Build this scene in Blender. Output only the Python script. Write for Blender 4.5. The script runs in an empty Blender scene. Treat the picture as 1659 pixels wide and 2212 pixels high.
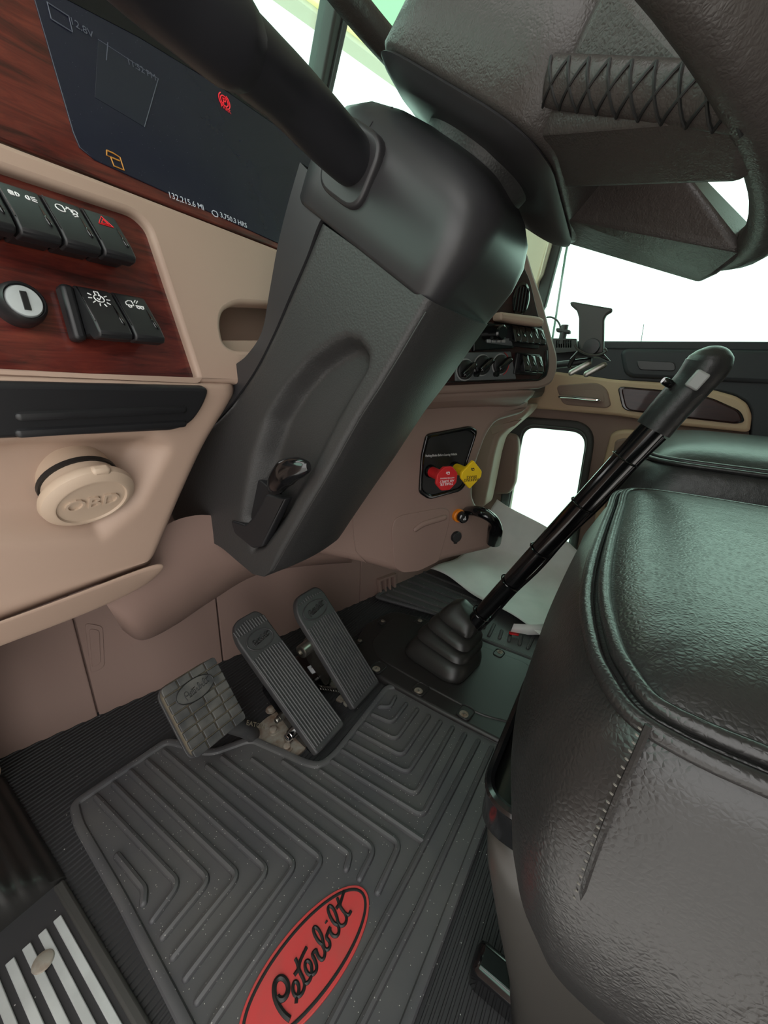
import bpy, bmesh, math, random
import numpy as np
from mathutils import Vector as V, Matrix
random.seed(7)
sc = bpy.context.scene
COL = sc.collection

# ------------------------------------------------------------------ camera
F, CX, CY, IW, IH = 830.0, 829.5, 1106.0, 1659, 2212
CAM = np.array([0.0, 0.0, 0.75])
_a = np.array([1390 - CX, 840 - CY, F]); _a /= np.linalg.norm(_a)     # where the lines across the cab vanish
_b = np.array([-560 - CX, 730 - CY, F]); _b /= np.linalg.norm(_b)     # where the lines along the truck vanish
_u, _s, _v = np.linalg.svd(np.stack([_a, _b, np.cross(_a, _b)], 1))
R = _u @ _v
cd = bpy.data.cameras.new('camera'); cam = bpy.data.objects.new('camera', cd); COL.objects.link(cam)
cd.sensor_fit = 'HORIZONTAL'; cd.sensor_width = 36.0; cd.lens = F / IW * 36.0
cd.clip_start = 0.01; cd.clip_end = 200
cam.matrix_world = Matrix(((R[0, 0], -R[1, 0], -R[2, 0], CAM[0]), (R[0, 1], -R[1, 1], -R[2, 1], CAM[1]),
                           (R[0, 2], -R[1, 2], -R[2, 2], CAM[2]), (0, 0, 0, 1)))
sc.camera = cam

# ------------------------------------------------------------------ world, exposure
w = bpy.data.worlds.new('overcast_sky'); sc.world = w; w.use_nodes = True
bg = w.node_tree.nodes['Background']
bg.inputs[0].default_value = (1.0, 0.985, 0.96, 1); bg.inputs[1].default_value = 1.0
sc.view_settings.view_transform = 'Standard'; sc.view_settings.look = 'None'
sc.view_settings.gamma = 1.0; sc.view_settings.use_curve_mapping = False
sc.view_settings.exposure = 1.7

# ------------------------------------------------------------------ geometry helpers
def ray(px, py): return R.T @ np.array([px - CX, py - CY, F])
def onp(px, py, p0, n):
    d = ray(px, py); n = np.array(n, float); t = ((np.array(p0, float) - CAM) @ n) / (d @ n)
    return CAM + d * t
def onx(px, py, x): return onp(px, py, (x, 0, 0), (1, 0, 0))
def ony(px, py, y): return onp(px, py, (0, y, 0), (0, 1, 0))
def onz(px, py, z=0.0): return onp(px, py, (0, 0, z), (0, 0, 1))
def unit(v): v = np.array(v, float); return v / np.linalg.norm(v)

class Frame:                                    # a flat frame of its own: origin, u to the right, v up, n outwards
    def __init__(s, o, u, v):
        s.o = np.array(o, float); s.u = unit(u); v = np.array(v, float); s.v = unit(v - (v @ s.u) * s.u); s.n = np.cross(s.u, s.v)
    def at(s, a, b, c=0.0): return s.o + s.u * a + s.v * b + s.n * c
    def px(s, x, y, off=0.0):
        p = onp(x, y, s.o + s.n * off, s.n); q = p - s.o
        return (q @ s.u, q @ s.v)
    def w(s, x, y, off=0.0): return onp(x, y, s.o + s.n * off, s.n)
    def mat(s, a=0, b=0, c=0):
        p = s.at(a, b, c)
        return Matrix(((s.u[0], s.v[0], s.n[0], p[0]), (s.u[1], s.v[1], s.n[1], p[1]), (s.u[2], s.v[2], s.n[2], p[2]), (0, 0, 0, 1)))

WL = {}
def place(o, parent):
    if parent is not None:
        o.parent = parent
        o.matrix_parent_inverse = Matrix.Translation(-V(WL.get(parent.name, (0, 0, 0))))
def thing(name, label, cat, loc=(0, 0, 0), group=None):
    o = bpy.data.objects.new(name, None); COL.objects.link(o); o.location = V([float(c) for c in loc])
    o.empty_display_size = 0.05
    WL[o.name] = tuple(float(c) for c in loc); o['label'] = label; o['category'] = cat
    if group: o['group'] = group
    return o
def tag(o, label=None, cat=None, group=None, kind=None):
    if label: o['label'] = label
    if cat: o['category'] = cat
    if group: o['group'] = group
    if kind: o['kind'] = kind
    return o
def link(name, me, mat, parent=None, smooth=True, angle=40, label=None):
    o = bpy.data.objects.new(name, me); COL.objects.link(o)
    if mat is not None:
        me.materials.clear(); me.materials.append(mat)
    if smooth:
        me.polygons.foreach_set('use_smooth', [True] * len(me.polygons))
        me.set_sharp_from_angle(angle=math.radians(angle))
    else:
        me.polygons.foreach_set('use_smooth', [False] * len(me.polygons))
    me.update()
    place(o, parent)
    if label: o['label'] = label
    return o
def mesh(name, vs, fs, mat, parent=None, smooth=True, angle=40, bevel=0, sub=0, solid=0, fixn=True, label=None, seg=2):
    me = bpy.data.meshes.new(name)
    me.from_pydata([tuple(float(c) for c in v) for v in vs], [], [tuple(f) for f in fs])
    if fixn:
        bm = bmesh.new(); bm.from_mesh(me); bmesh.ops.remove_doubles(bm, verts=bm.verts, dist=1e-6)
        bmesh.ops.recalc_face_normals(bm, faces=bm.faces); bm.to_mesh(me); bm.free()
    o = link(name, me, mat, parent, smooth, angle, label)
    if solid:
        m = o.modifiers.new('s', 'SOLIDIFY'); m.thickness = abs(solid); m.offset = -1 if solid > 0 else 1
    if bevel:
        m = o.modifiers.new('b', 'BEVEL'); m.width = bevel; m.segments = seg; m.limit_method = 'ANGLE'; m.angle_limit = math.radians(35)
    if sub:
        m = o.modifiers.new('u', 'SUBSURF'); m.levels = sub; m.render_levels = sub
    return o
def grid_faces(nr, nc, close_c=False, close_r=False):
    fs = []
    for i in range(nr if close_r else nr - 1):
        for j in range(nc if close_c else nc - 1):
            a, b = i, (i + 1) % nr; c, d = j, (j + 1) % nc
            fs.append((a * nc + c, a * nc + d, b * nc + d, b * nc + c))
    return fs
def loft(name, rings, mat, parent=None, caps=True, closed=True, **k):
    nr, nc = len(rings), len(rings[0]); vs = [p for r in rings for p in r]
    fs = grid_faces(nr, nc, closed)
    if caps and closed: fs += [tuple(range(nc))[::-1], tuple(range((nr - 1) * nc, nr * nc))]
    return mesh(name, vs, fs, mat, parent, **k)
def smoothpts(pts, n=8, closed=False):          # Catmull-Rom through the points
    P = [np.array(p, float) for p in pts]; out = []; m = len(P)
    for i in range(m if closed else m - 1):
        if closed: a, b, c, d = P[(i - 1) % m], P[i], P[(i + 1) % m], P[(i + 2) % m]
        else: a, b, c, d = P[max(i - 1, 0)], P[i], P[i + 1], P[min(i + 2, m - 1)]
        for k in range(n):
            t = k / n
            out.append(0.5 * ((2 * b) + (c - a) * t + (2 * a - 5 * b + 4 * c - d) * t * t + (3 * b - a - 3 * c + d) * t ** 3))
    if not closed: out.append(P[-1])
    return out
def tube_rings(pts, r, sides=8, closed=False, flat=1.0, up=None):
    P = [np.array(p, float) for p in pts]; n = len(P); rs = r if hasattr(r, '__len__') else [r] * n
    T = []
    for i in range(n):
        a = P[(i - 1) % n] if (closed or i > 0) else P[i]; b = P[(i + 1) % n] if (closed or i < n - 1) else P[i]
        d = b - a; T.append(d / (np.linalg.norm(d) + 1e-12))
    ref = np.array(up, float) if up is not None else (np.array([0, 0, 1.0]) if abs(T[0][2]) < .9 else np.array([1.0, 0, 0]))
    rings = []
    for i in range(n):
        if up is not None: nn = ref - (ref @ T[i]) * T[i]
        else: nn = ref - (ref @ T[i]) * T[i]; ref = nn
        nn = nn / (np.linalg.norm(nn) + 1e-12); bb = np.cross(T[i], nn)
        rings.append([P[i] + rs[i] * (math.cos(2 * math.pi * k / sides) * nn * flat + math.sin(2 * math.pi * k / sides) * bb) for k in range(sides)])
    return rings
def tube(name, pts, r, mat, parent=None, sides=8, closed=False, flat=1.0, up=None, round_ends=False, **k):
    if round_ends and not closed:
        P = [np.array(p, float) for p in pts]; rr = r if not hasattr(r, '__len__') else r[0]
        d0 = unit(P[0] - P[1]); d1 = unit(P[-1] - P[-2])
        P = [P[0] + d0 * rr * .9, P[0] + d0 * rr * .6] + P + [P[-1] + d1 * rr * .6, P[-1] + d1 * rr * .9]
        r = [rr * .4, rr * .8] + [rr] * (len(P) - 4) + [rr * .8, rr * .4]; pts = P
    rings = tube_rings(pts, r, sides, closed, flat, up)
    if closed:
        vs = [p for q in rings for p in q]
        return mesh(name, vs, grid_faces(len(rings), sides, True, True), mat, parent, **k)
    return loft(name, rings, mat, parent, **k)
def rnd(poly, r, n=5):                          # round the corners of a 2-D polygon (r may be a list)
    P = [np.array(p, float)[:2] for p in poly]; m = len(P); out = []
    for i in range(m):
        a, b, c = P[i - 1], P[i], P[(i + 1) % m]; rr = r[i] if hasattr(r, '__len__') else r
        u1, u2 = a - b, c - b; l1, l2 = np.linalg.norm(u1), np.linalg.norm(u2)
        q = min(rr, l1 * .48, l2 * .48)
        if q < 1e-6: out.append(b); continue
        s, e = b + u1 / l1 * q, b + u2 / l2 * q
        for k in range(n + 1):
            t = k / n; out.append((1 - t) ** 2 * s + 2 * t * (1 - t) * b + t * t * e)
    return out
def plate(name, loops, fr, top, th, bev, mat, parent=None, angle=40, label=None, bres=2):
    """flat sheet with holes in frame fr; its front face lies `top` above the frame plane"""
    cu = bpy.data.curves.new(name, 'CURVE'); cu.dimensions = '2D'; cu.fill_mode = 'BOTH'
    cu.extrude = max(th / 2 - bev, 0); cu.bevel_depth = bev; cu.bevel_resolution = bres; cu.offset = -bev
    for lp in loops:
        s = cu.splines.new('POLY'); s.points.add(len(lp) - 1); s.use_cyclic_u = True
        for p, q in zip(s.points, lp): p.co = (float(q[0]), float(q[1]), 0, 1)
    t = bpy.data.objects.new('t', cu); me = bpy.data.meshes.new_from_object(t)
    bpy.data.objects.remove(t); bpy.data.curves.remove(cu)
    me.transform(fr.mat(0, 0, top - th / 2)); me.name = name
    return link(name, me, mat, parent, True, angle, label)
def pplate(name, loops_px, fr, top, th, bev, mat, parent=None, r=0.0, **k):
    lps = []
    for i, l in enumerate(loops_px):
        q = [fr.px(x, y, top) for x, y in l]
        rr = r[i] if hasattr(r, '__len__') else r
        lps.append(rnd(q, rr) if rr else q)
    return plate(name, lps, fr, top, th, bev, mat, parent, **k)
def text(name, body, fr, a, b, c, size, mat, parent=None, depth=0.0004, rot=0.0, align='CENTER', sx=1.0, label=None):
    cu = bpy.data.curves.new(name, 'FONT'); cu.body = body; cu.size = size; cu.extrude = depth
    cu.align_x = align; cu.align_y = 'CENTER'; cu.resolution_u = 3
    t = bpy.data.objects.new('t', cu); me = bpy.data.meshes.new_from_object(t)
    bpy.data.objects.remove(t); bpy.data.curves.remove(cu)
    me.transform(fr.mat(a, b, c) @ Matrix.Rotation(rot, 4, 'Z') @ Matrix.Diagonal((sx, 1, 1, 1)))
    return link(name, me, mat, parent, False, label=label)
def lathe(name, prof, fr, a, b, c, mat, parent=None, n=32, sx=1.0, **k):
    """turned shape: prof = [(radius, height along n)...]"""
    rings = [[fr.at(a + r * math.cos(2 * math.pi * j / n) * sx, b + r * math.sin(2 * math.pi * j / n), c + h) for j in range(n)] for r, h in prof]
    return loft(name, rings, mat, parent, **k)
def box(name, fr, u0, u1, v0, v1, n0, n1, mat, parent=None, bevel=0.0, **k):
    vs = [fr.at(u, v, n) for n in (n0, n1) for v in (v0, v1) for u in (u0, u1)]
    fs = [(0, 2, 3, 1), (4, 5, 7, 6), (0, 1, 5, 4), (2, 6, 7, 3), (0, 4, 6, 2), (1, 3, 7, 5)]
    return mesh(name, vs, fs, mat, parent, bevel=bevel, **k)
def prism(name, prof, fr, u0, u1, mat, parent=None, **k):
    """profile of (v, n) pairs drawn out along u"""
    m = len(prof); vs = [fr.at(u0, a, b) for a, b in prof] + [fr.at(u1, a, b) for a, b in prof]
    fs = [tuple(range(m))[::-1], tuple(range(m, 2 * m))] + [(i, (i + 1) % m, m + (i + 1) % m, m + i) for i in range(m)]
    return mesh(name, vs, fs, mat, parent, **k)
def sd_poly(p, poly):                           # signed distance, inside positive
    p = np.array(p, float); d = 1e9; ins = False; m = len(poly)
    for i in range(m):
        a = np.array(poly[i], float); b = np.array(poly[(i + 1) % m], float)
        e = b - a; t = max(0, min(1, (p - a) @ e / (e @ e + 1e-12))); d = min(d, np.linalg.norm(p - a - t * e))
        if (a[1] > p[1]) != (b[1] > p[1]) and p[0] < (b[0] - a[0]) * (p[1] - a[1]) / (b[1] - a[1]) + a[0]: ins = not ins
    return d if ins else -d
def sstep(x): x = max(0.0, min(1.0, x)); return x * x * (3 - 2 * x)
def stroke(name, paths, fr, a, b, c, s, r, mat, parent=None, rot=0.0, sx=1.0, closed=False):
    """a drawn mark made of thin strokes (unit coordinates scaled by s), all one mesh"""
    vs, fs = [], []; ca, sa = math.cos(rot), math.sin(rot)
    for pth in paths:
        w = []
        for x, y in pth:
            x, y = x * s * sx, y * s; w.append(fr.at(a + x * ca - y * sa, b + x * sa + y * ca, c))
        rg = tube_rings(w, r, 6, False, 1.0, fr.n); o = len(vs); vs += [q for g in rg for q in g]
        fs += [tuple(i + o for i in f) for f in grid_faces(len(rg), 6, True)]
        fs += [tuple(range(o, o + 6))[::-1], tuple(range(o + 6 * (len(rg) - 1), o + 6 * len(rg)))]
    return mesh(name, vs, fs, mat, parent, fixn=False)
def arc(cx, cy, r, a0, a1, n=12, ry=None):
    ry = ry or r
    return [(cx + r * math.cos(math.radians(a0 + (a1 - a0) * i / n)), cy + ry * math.sin(math.radians(a0 + (a1 - a0) * i / n))) for i in range(n + 1)]

# ------------------------------------------------------------------ materials
def srgb(r, g, b): return tuple(((c / 255 / 12.92) if c / 255 <= .04045 else ((c / 255 + .055) / 1.055) ** 2.4) for c in (r, g, b)) + (1,)
def material(name, col, rough=.5, metal=0.0, spec=.5, bump=None, coat=0.0, noise=None, specks=None, emit=None):
    """bump: list of (kind, scale, strength); noise: (scale, colour2, amount); specks: (scale, threshold, colour)"""
    m = bpy.data.materials.new(name); m.use_nodes = True; nt = m.node_tree; N = nt.nodes; L = nt.links
    b = N['Principled BSDF']; b.inputs['Base Color'].default_value = col; b.inputs['Roughness'].default_value = rough
    b.inputs['Metallic'].default_value = metal; b.inputs['Specular IOR Level'].default_value = spec
    b.inputs['Coat Weight'].default_value = coat; b.inputs['Coat Roughness'].default_value = .08
    tc = N.new('ShaderNodeNewGeometry'); last = None
    if noise or specks:
        base = None
        if noise:
            t = N.new('ShaderNodeTexNoise'); t.inputs['Scale'].default_value = noise[0]; t.inputs['Detail'].default_value = 4
            L.new(tc.outputs['Position'], t.inputs['Vector'])
            mr = N.new('ShaderNodeMapRange'); mr.inputs['From Min'].default_value = .35; mr.inputs['From Max'].default_value = .7
            mr.inputs['To Max'].default_value = noise[2]; L.new(t.outputs['Fac'], mr.inputs['Value'])
            mx = N.new('ShaderNodeMix'); mx.data_type = 'RGBA'; L.new(mr.outputs[0], mx.inputs['Factor'])
            mx.inputs['A'].default_value = col; mx.inputs['B'].default_value = noise[1]; base = mx.outputs['Result']
        if specks:
            t = N.new('ShaderNodeTexVoronoi'); t.inputs['Scale'].default_value = specks[0]; L.new(tc.outputs['Position'], t.inputs['Vector'])
            cr = N.new('ShaderNodeMath'); cr.operation = 'LESS_THAN'; cr.inputs[1].default_value = specks[1]; L.new(t.outputs['Distance'], cr.inputs[0])
            sv = N.new('ShaderNodeSeparateColor'); L.new(t.outputs['Color'], sv.inputs[0])
            g2 = N.new('ShaderNodeMath'); g2.operation = 'GREATER_THAN'; g2.inputs[1].default_value = specks[3]; L.new(sv.outputs[0], g2.inputs[0])
            mu = N.new('ShaderNodeMath'); mu.operation = 'MULTIPLY'; L.new(cr.outputs[0], mu.inputs[0]); L.new(g2.outputs[0], mu.inputs[1])
            mx = N.new('ShaderNodeMix'); mx.data_type = 'RGBA'; L.new(mu.outputs[0], mx.inputs['Factor'])
            mx.inputs['A'].default_value = col
            if base is not None: L.new(base, mx.inputs['A'])
            mx.inputs['B'].default_value = specks[2]; base = mx.outputs['Result']
        L.new(base, b.inputs['Base Color'])
    for kind, scale, st in (bump or []):
        if kind == 'noise':
            t = N.new('ShaderNodeTexNoise'); t.inputs['Scale'].default_value = scale; t.inputs['Detail'].default_value = 3; out = t.outputs['Fac']
        else:
            t = N.new('ShaderNodeTexVoronoi'); t.inputs['Scale'].default_value = scale
            if kind == 'edge': t.feature = 'DISTANCE_TO_EDGE'
            out = t.outputs['Distance']
        src = tc.outputs['Position']
        if kind == 'edge' or kind == 'voro':     # break the cells up a little
            nz = N.new('ShaderNodeTexNoise'); nz.inputs['Scale'].default_value = scale * .6; L.new(src, nz.inputs['Vector'])
            ad = N.new('ShaderNodeVectorMath'); ad.operation = 'MULTIPLY_ADD'; ad.inputs[1].default_value = (1 / scale * .8,) * 3
            L.new(nz.outputs['Color'], ad.inputs[0]); L.new(src, ad.inputs[2]); src = ad.outputs[0]
        L.new(src, t.inputs['Vector'])
        bp = N.new('ShaderNodeBump'); bp.inputs['Strength'].default_value = st; bp.inputs['Distance'].default_value = .25 / scale
        L.new(out, bp.inputs['Height'])
        if last is not None: L.new(last, bp.inputs['Normal'])
        last = bp.outputs['Normal']
    if last is not None: L.new(last, b.inputs['Normal'])
    if emit:
        b.inputs['Emission Color'].default_value = emit[0]; b.inputs['Emission Strength'].default_value = emit[1]
    return m
def wood_material(name, c1, c2, c3, scale):
    m = bpy.data.materials.new(name); m.use_nodes = True; nt = m.node_tree; N = nt.nodes; L = nt.links; b = N['Principled BSDF']
    g = N.new('ShaderNodeNewGeometry'); mp = N.new('ShaderNodeMapping'); mp.inputs['Scale'].default_value = scale
    L.new(g.outputs['Position'], mp.inputs['Vector'])
    t = N.new('ShaderNodeTexNoise'); t.inputs['Scale'].default_value = 1; t.inputs['Detail'].default_value = 6; t.inputs['Roughness'].default_value = .65; t.inputs['Distortion'].default_value = .8
    L.new(mp.outputs[0], t.inputs['Vector'])
    cr = N.new('ShaderNodeValToRGB'); e = cr.color_ramp.elements
    e[0].position = .33; e[0].color = c1; e[1].position = .72; e[1].color = c3; q = e.new(.5); q.color = c2
    L.new(t.outputs['Fac'], cr.inputs[0]); L.new(cr.outputs[0], b.inputs['Base Color'])
    b.inputs['Roughness'].default_value = .35; b.inputs['Coat Weight'].default_value = .8; b.inputs['Coat Roughness'].default_value = .06
    return m
def glass_material(name, tint):
    m = bpy.data.materials.new(name); m.use_nodes = True; nt = m.node_tree; N = nt.nodes; L = nt.links; N.clear()
    o = N.new('ShaderNodeOutputMaterial'); t = N.new('ShaderNodeBsdfTransparent'); t.inputs[0].default_value = tint
    g = N.new('ShaderNodeBsdfGlossy'); g.inputs['Roughness'].default_value = .02; lw = N.new('ShaderNodeLayerWeight'); pw = N.new('ShaderNodeMath'); pw.operation = 'POWER'; pw.inputs[1].default_value = 5
    f = N.new('ShaderNodeMath'); f.operation = 'MULTIPLY_ADD'; f.inputs[1].default_value = .8; f.inputs[2].default_value = .03; L.new(lw.outputs['Facing'], pw.inputs[0]); L.new(pw.outputs[0], f.inputs[0])
    x = N.new('ShaderNodeMixShader'); L.new(f.outputs[0], x.inputs[0]); L.new(t.outputs[0], x.inputs[1]); L.new(g.outputs[0], x.inputs[2]); L.new(x.outputs[0], o.inputs[0])
    return m
M = {}
M['tan'] = material('tan_plastic', srgb(172, 147, 131), .55, bump=[('noise', 900, .12)])
M['brown'] = material('taupe_plastic', srgb(140, 116, 107), .55, bump=[('noise', 900, .12)])
M['carpet'] = material('taupe_vinyl', srgb(140, 116, 107), .75, bump=[('noise', 500, .15)])
M['door_tan'] = material('door_tan', srgb(190, 160, 132), .6, bump=[('noise', 700, .12)])
M['door_brown'] = material('door_taupe', srgb(134, 110, 98), .6, bump=[('noise', 700, .12)])
M['door_black'] = material('door_charcoal', srgb(46, 46, 50), .6, bump=[('noise', 700, .12)])
M['pillar'] = material('pillar_beige', srgb(205, 190, 168), .6, bump=[('noise', 700, .1)])
M['wood'] = wood_material('mahogany_laminate', srgb(44, 15, 13), srgb(86, 31, 25), srgb(116, 50, 38), (12, 95, 95))
M['dark_wood'] = wood_material('dark_wood_laminate', srgb(34, 14, 16), srgb(46, 20, 20), srgb(60, 28, 26), (20, 6, 60))
M['dark_wood'].node_tree.nodes['Principled BSDF'].inputs['Coat Weight'].default_value = .25
M['dark_wood'].node_tree.nodes['Principled BSDF'].inputs['Specular IOR Level'].default_value = .3
M['screen'] = material('display_glass', srgb(34, 36, 50), .25, spec=.5, bump=None, specks=(420, .10, srgb(95, 98, 110), .86), noise=(30, srgb(30, 32, 46), .6))
M['screen_win'] = material('display_window', srgb(38, 41, 52), .25)
M['screen_band'] = material('display_band', srgb(13, 13, 20), .22)
M['screen_text'] = material('display_text', srgb(190, 195, 205), .5, emit=(srgb(190, 195, 205), .06))
M['screen_dim'] = material('display_dim_text', srgb(86, 90, 104), .5)
M['red_lamp'] = material('red_tell_tale', srgb(215, 40, 50), .5, emit=(srgb(220, 40, 50), .12))
M['amber_lamp'] = material('amber_tell_tale', srgb(190, 130, 50), .5, emit=(srgb(190, 130, 50), .02))
M['black'] = material('black_plastic', srgb(30, 30, 32), .42, bump=[('noise', 1200, .08)])
M['gloss'] = material('gloss_black', srgb(14, 14, 16), .16, coat=.4)
M['grain'] = material('grained_black', srgb(50, 49, 49), .46, bump=[('voro', 420, .35)])
M['satin'] = material('satin_black', srgb(46, 45, 47), .38, bump=[('noise', 1500, .06)])
M['stalk'] = material('stalk_black', srgb(34, 34, 38), .42)
M['leather'] = material('black_leather', srgb(40, 38, 38), .30, bump=[('edge', 300, .45), ('noise', 45, .12)])
M['leather_fine'] = material('soft_black_leather', srgb(40, 39, 40), .38, bump=[('edge', 380, .3), ('noise', 60, .2)])
M['wheel_leather'] = material('wheel_leather', srgb(62, 57, 55), .40, bump=[('edge', 420, .5), ('noise', 160, .4)])
M['skirt'] = material('grey_vinyl', srgb(56, 53, 50), .38, bump=[('noise', 700, .2)])
M['rubber'] = material('mat_rubber', srgb(72, 72, 75), .55, bump=[('noise', 500, .1)], specks=(210, .13, srgb(176, 174, 168), .66), noise=(9, srgb(86, 85, 84), .8))
M['floor'] = material('floor_rubber', srgb(46, 46, 48), .6, specks=(130, .1, srgb(190, 190, 185), .86))
M['pedal'] = material('pedal_rubber', srgb(52, 52, 54), .5, specks=(260, .1, srgb(160, 158, 150), .9), noise=(25, srgb(66, 65, 64), .7))
M['pedal_dirty'] = material('dusty_pedal_rubber', srgb(54, 54, 55), .5, noise=(30, srgb(92, 90, 86), .9))
M['groove'] = material('groove_dust', srgb(96, 88, 74), .8)
M['metal'] = material('bare_metal', srgb(170, 168, 162), .35, metal=1.0, noise=(40, srgb(120, 112, 100), .7))
M['chrome'] = material('chrome', srgb(225, 225, 225), .08, metal=1.0)
M['alu'] = material('brushed_aluminium', srgb(205, 212, 212), .4, metal=.35, noise=(20, srgb(170, 176, 176), .6))
M['rust'] = material('dirty_steel', srgb(150, 146, 136), .6, metal=.3, noise=(60, srgb(110, 80, 60), .8))
M['plate'] = material('black_cover', srgb(36, 34, 34), .42, bump=[('noise', 900, .06)])
M['boot'] = material('boot_rubber', srgb(38, 37, 36), .38)
M['red'] = material('red_badge', srgb(196, 62, 62), .55, noise=(40, srgb(178, 72, 68), .7))
M['redknob'] = material('red_knob', srgb(206, 34, 40), .4)
M['yellow'] = material('yellow_knob', srgb(240, 200, 24), .4)
M['white'] = material('white_print', srgb(235, 235, 235), .5)
M['ink'] = material('black_print', srgb(22, 22, 22), .5)
M['hazard'] = material('red_print', srgb(225, 30, 40), .5)
M['orange'] = material('orange_ring', srgb(230, 130, 20), .4)
M['paper'] = material('paper', srgb(250, 250, 248), .7, noise=(14, srgb(236, 238, 236), .6))
M['sticker'] = material('sticker', srgb(225, 228, 232), .5)
M['cap'] = material('pale_tan_plastic', srgb(190, 168, 148), .5, bump=[('noise', 900, .1)])
M['seal'] = material('rubber_seal', srgb(58, 58, 56), .6)
M['grey'] = material('grey_button', srgb(165, 165, 165), .4)
M['thread'] = material('thread', srgb(104, 100, 94), .7)
M['glass'] = glass_material('green_tinted_glass', (.76, .96, .88, 1))
M['mount'] = material('mount_plastic', srgb(60, 57, 56), .5)
M['band_yellow'] = material('fascia_yellow', srgb(250, 230, 160), .7)
M['band_grey'] = material('fascia_taupe', srgb(190, 175, 160), .7)
M['band_green'] = material('wall_green', srgb(150, 190, 150), .7)
M['lining'] = material('headlining', srgb(190, 178, 165), .9)
M['concrete'] = material('concrete', srgb(206, 204, 200), .9, noise=(3, srgb(196, 194, 190), .8))
M['hvac'] = material('hvac_grey', srgb(96, 100, 102), .4)

# ================================================================== THE CAB SHELL
def struct(o): o['kind'] = 'structure'; return o
GZ = Frame((0, 0, 0), (1, 0, 0), (0, 1, 0))                       # floor frame: u across, v forward, n up
# floor: ribbed rubber, ribs across the cab
vs, fs = [], []; y = -.55; x0, x1 = -.02, 1.6; prof = []
while y < 1.0:
    prof += [(y, 0), (y + .0045, 0), (y + .0055, .0022), (y + .0078, .0022)]; y += .0088
for yy, zz in prof: vs += [(x0, yy, zz), (x1, yy, zz)]
for i in range(len(prof) - 1): fs.append((2 * i, 2 * i + 1, 2 * i + 3, 2 * i + 2))
struct(mesh('floor', vs, fs, M['floor'], None, smooth=False, fixn=False))

# kick wall in front of the pedals, in panels with narrow joints
K = Frame((.096, .89, 0), (.39, -.104, 0), (0, 0, 1))
wf = struct(box('wall_front', K, -.09, 1.65, -.05, .75, -.06, -.012, M['carpet']))
ks = [-.085, K.px(188, 1450)[0], K.px(479, 1400)[0], K.px(778, 1270)[0], 1.6]
for i in range(4):
    plate('kick_panel', [rnd([(ks[i] + .0015, -.01), (ks[i + 1] - .0015, -.01), (ks[i + 1] - .0015, .72), (ks[i] + .0015, .72)], .002)], K, 0, .014, .0025, M['carpet'], wf)
pk = [K.px(*p) for p in ((183, 1345), (222, 1352), (226, 1440), (196, 1455))]
plate('pocket', [rnd(pk, .01)], K, .002, .003, .001, M['brown'], wf)
pk2 = [K.px(*p) for p in ((192, 1356), (215, 1360), (217, 1432), (198, 1442))]
plate('pocket_floor', [rnd(pk2, .008)], K, .0035, .003, .0012, M['carpet'], wf)
vg = [K.px(*p) for p in ((812, 1250), (850, 1236), (850, 1282), (818, 1300))]
slots = []
for k in range(3):
    a = .12 + .28 * k; b = a + .2
    q = [(vg[0][0] + (vg[1][0] - vg[0][0]) * t, vg[0][1] + (vg[1][1] - vg[0][1]) * t - .008) for t in (a, b)]
    lo = [(vg[3][0] + (vg[2][0] - vg[3][0]) * t, vg[3][1] + (vg[2][1] - vg[3][1]) * t + .008) for t in (a, b)]
    slots.append([q[0], q[1], lo[1], lo[0]])
plate('air_outlet', [rnd(vg, .004)] + slots, K, .016, .018, .001, M['brown'], wf)
# rounded belly under the steering column
rows = [([(200, 1225), (290, 1180), (390, 1120), (480, 1120), (560, 1180), (650, 1190), (760, 1190)], .60),
        ([(222, 1290), (300, 1265), (395, 1205), (480, 1180), (570, 1200), (650, 1205), (760, 1200)], .60),
        ([(238, 1318), (300, 1335), (385, 1285), (470, 1235), (560, 1215), (650, 1212), (760, 1208)], .615),
        ([(252, 1340), (305, 1368), (375, 1335), (455, 1285), (545, 1235), (650, 1219), (760, 1214)], .66),
        ([(262, 1356), (308, 1380), (375, 1350), (455, 1298), (550, 1244), (650, 1226), (760, 1220)], .76),
        ([(265, 1362), (308, 1384), (375, 1354), (455, 1300), (550, 1246), (650, 1228), (760, 1222)], .86)]
rg = [smoothpts([ony(x, y, d) for x, y in r], 6) for r, d in rows]
cols = [smoothpts([rg[i][j] for i in range(len(rg))], 5) for j in range(len(rg[0]))]
mesh('column_cowl', [p for c in cols for p in c], grid_faces(len(cols), len(cols[0])), M['brown'], wf, angle=80)

# left side of the footwell, beside the door opening
WLF = Frame((.045, 0, 0), (0, 1, 0), (0, 0, 1))                   # n points to +x
wl_ = struct(box('wall_left', WLF, .80, 1.0, -.02, 1.15, -.08, 0, M['tan'], bevel=.008))
box('hinge_pillar', WLF, .60, .81, .21, 1.05, -.08, 0, M['tan'], wl_, bevel=.012)
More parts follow.
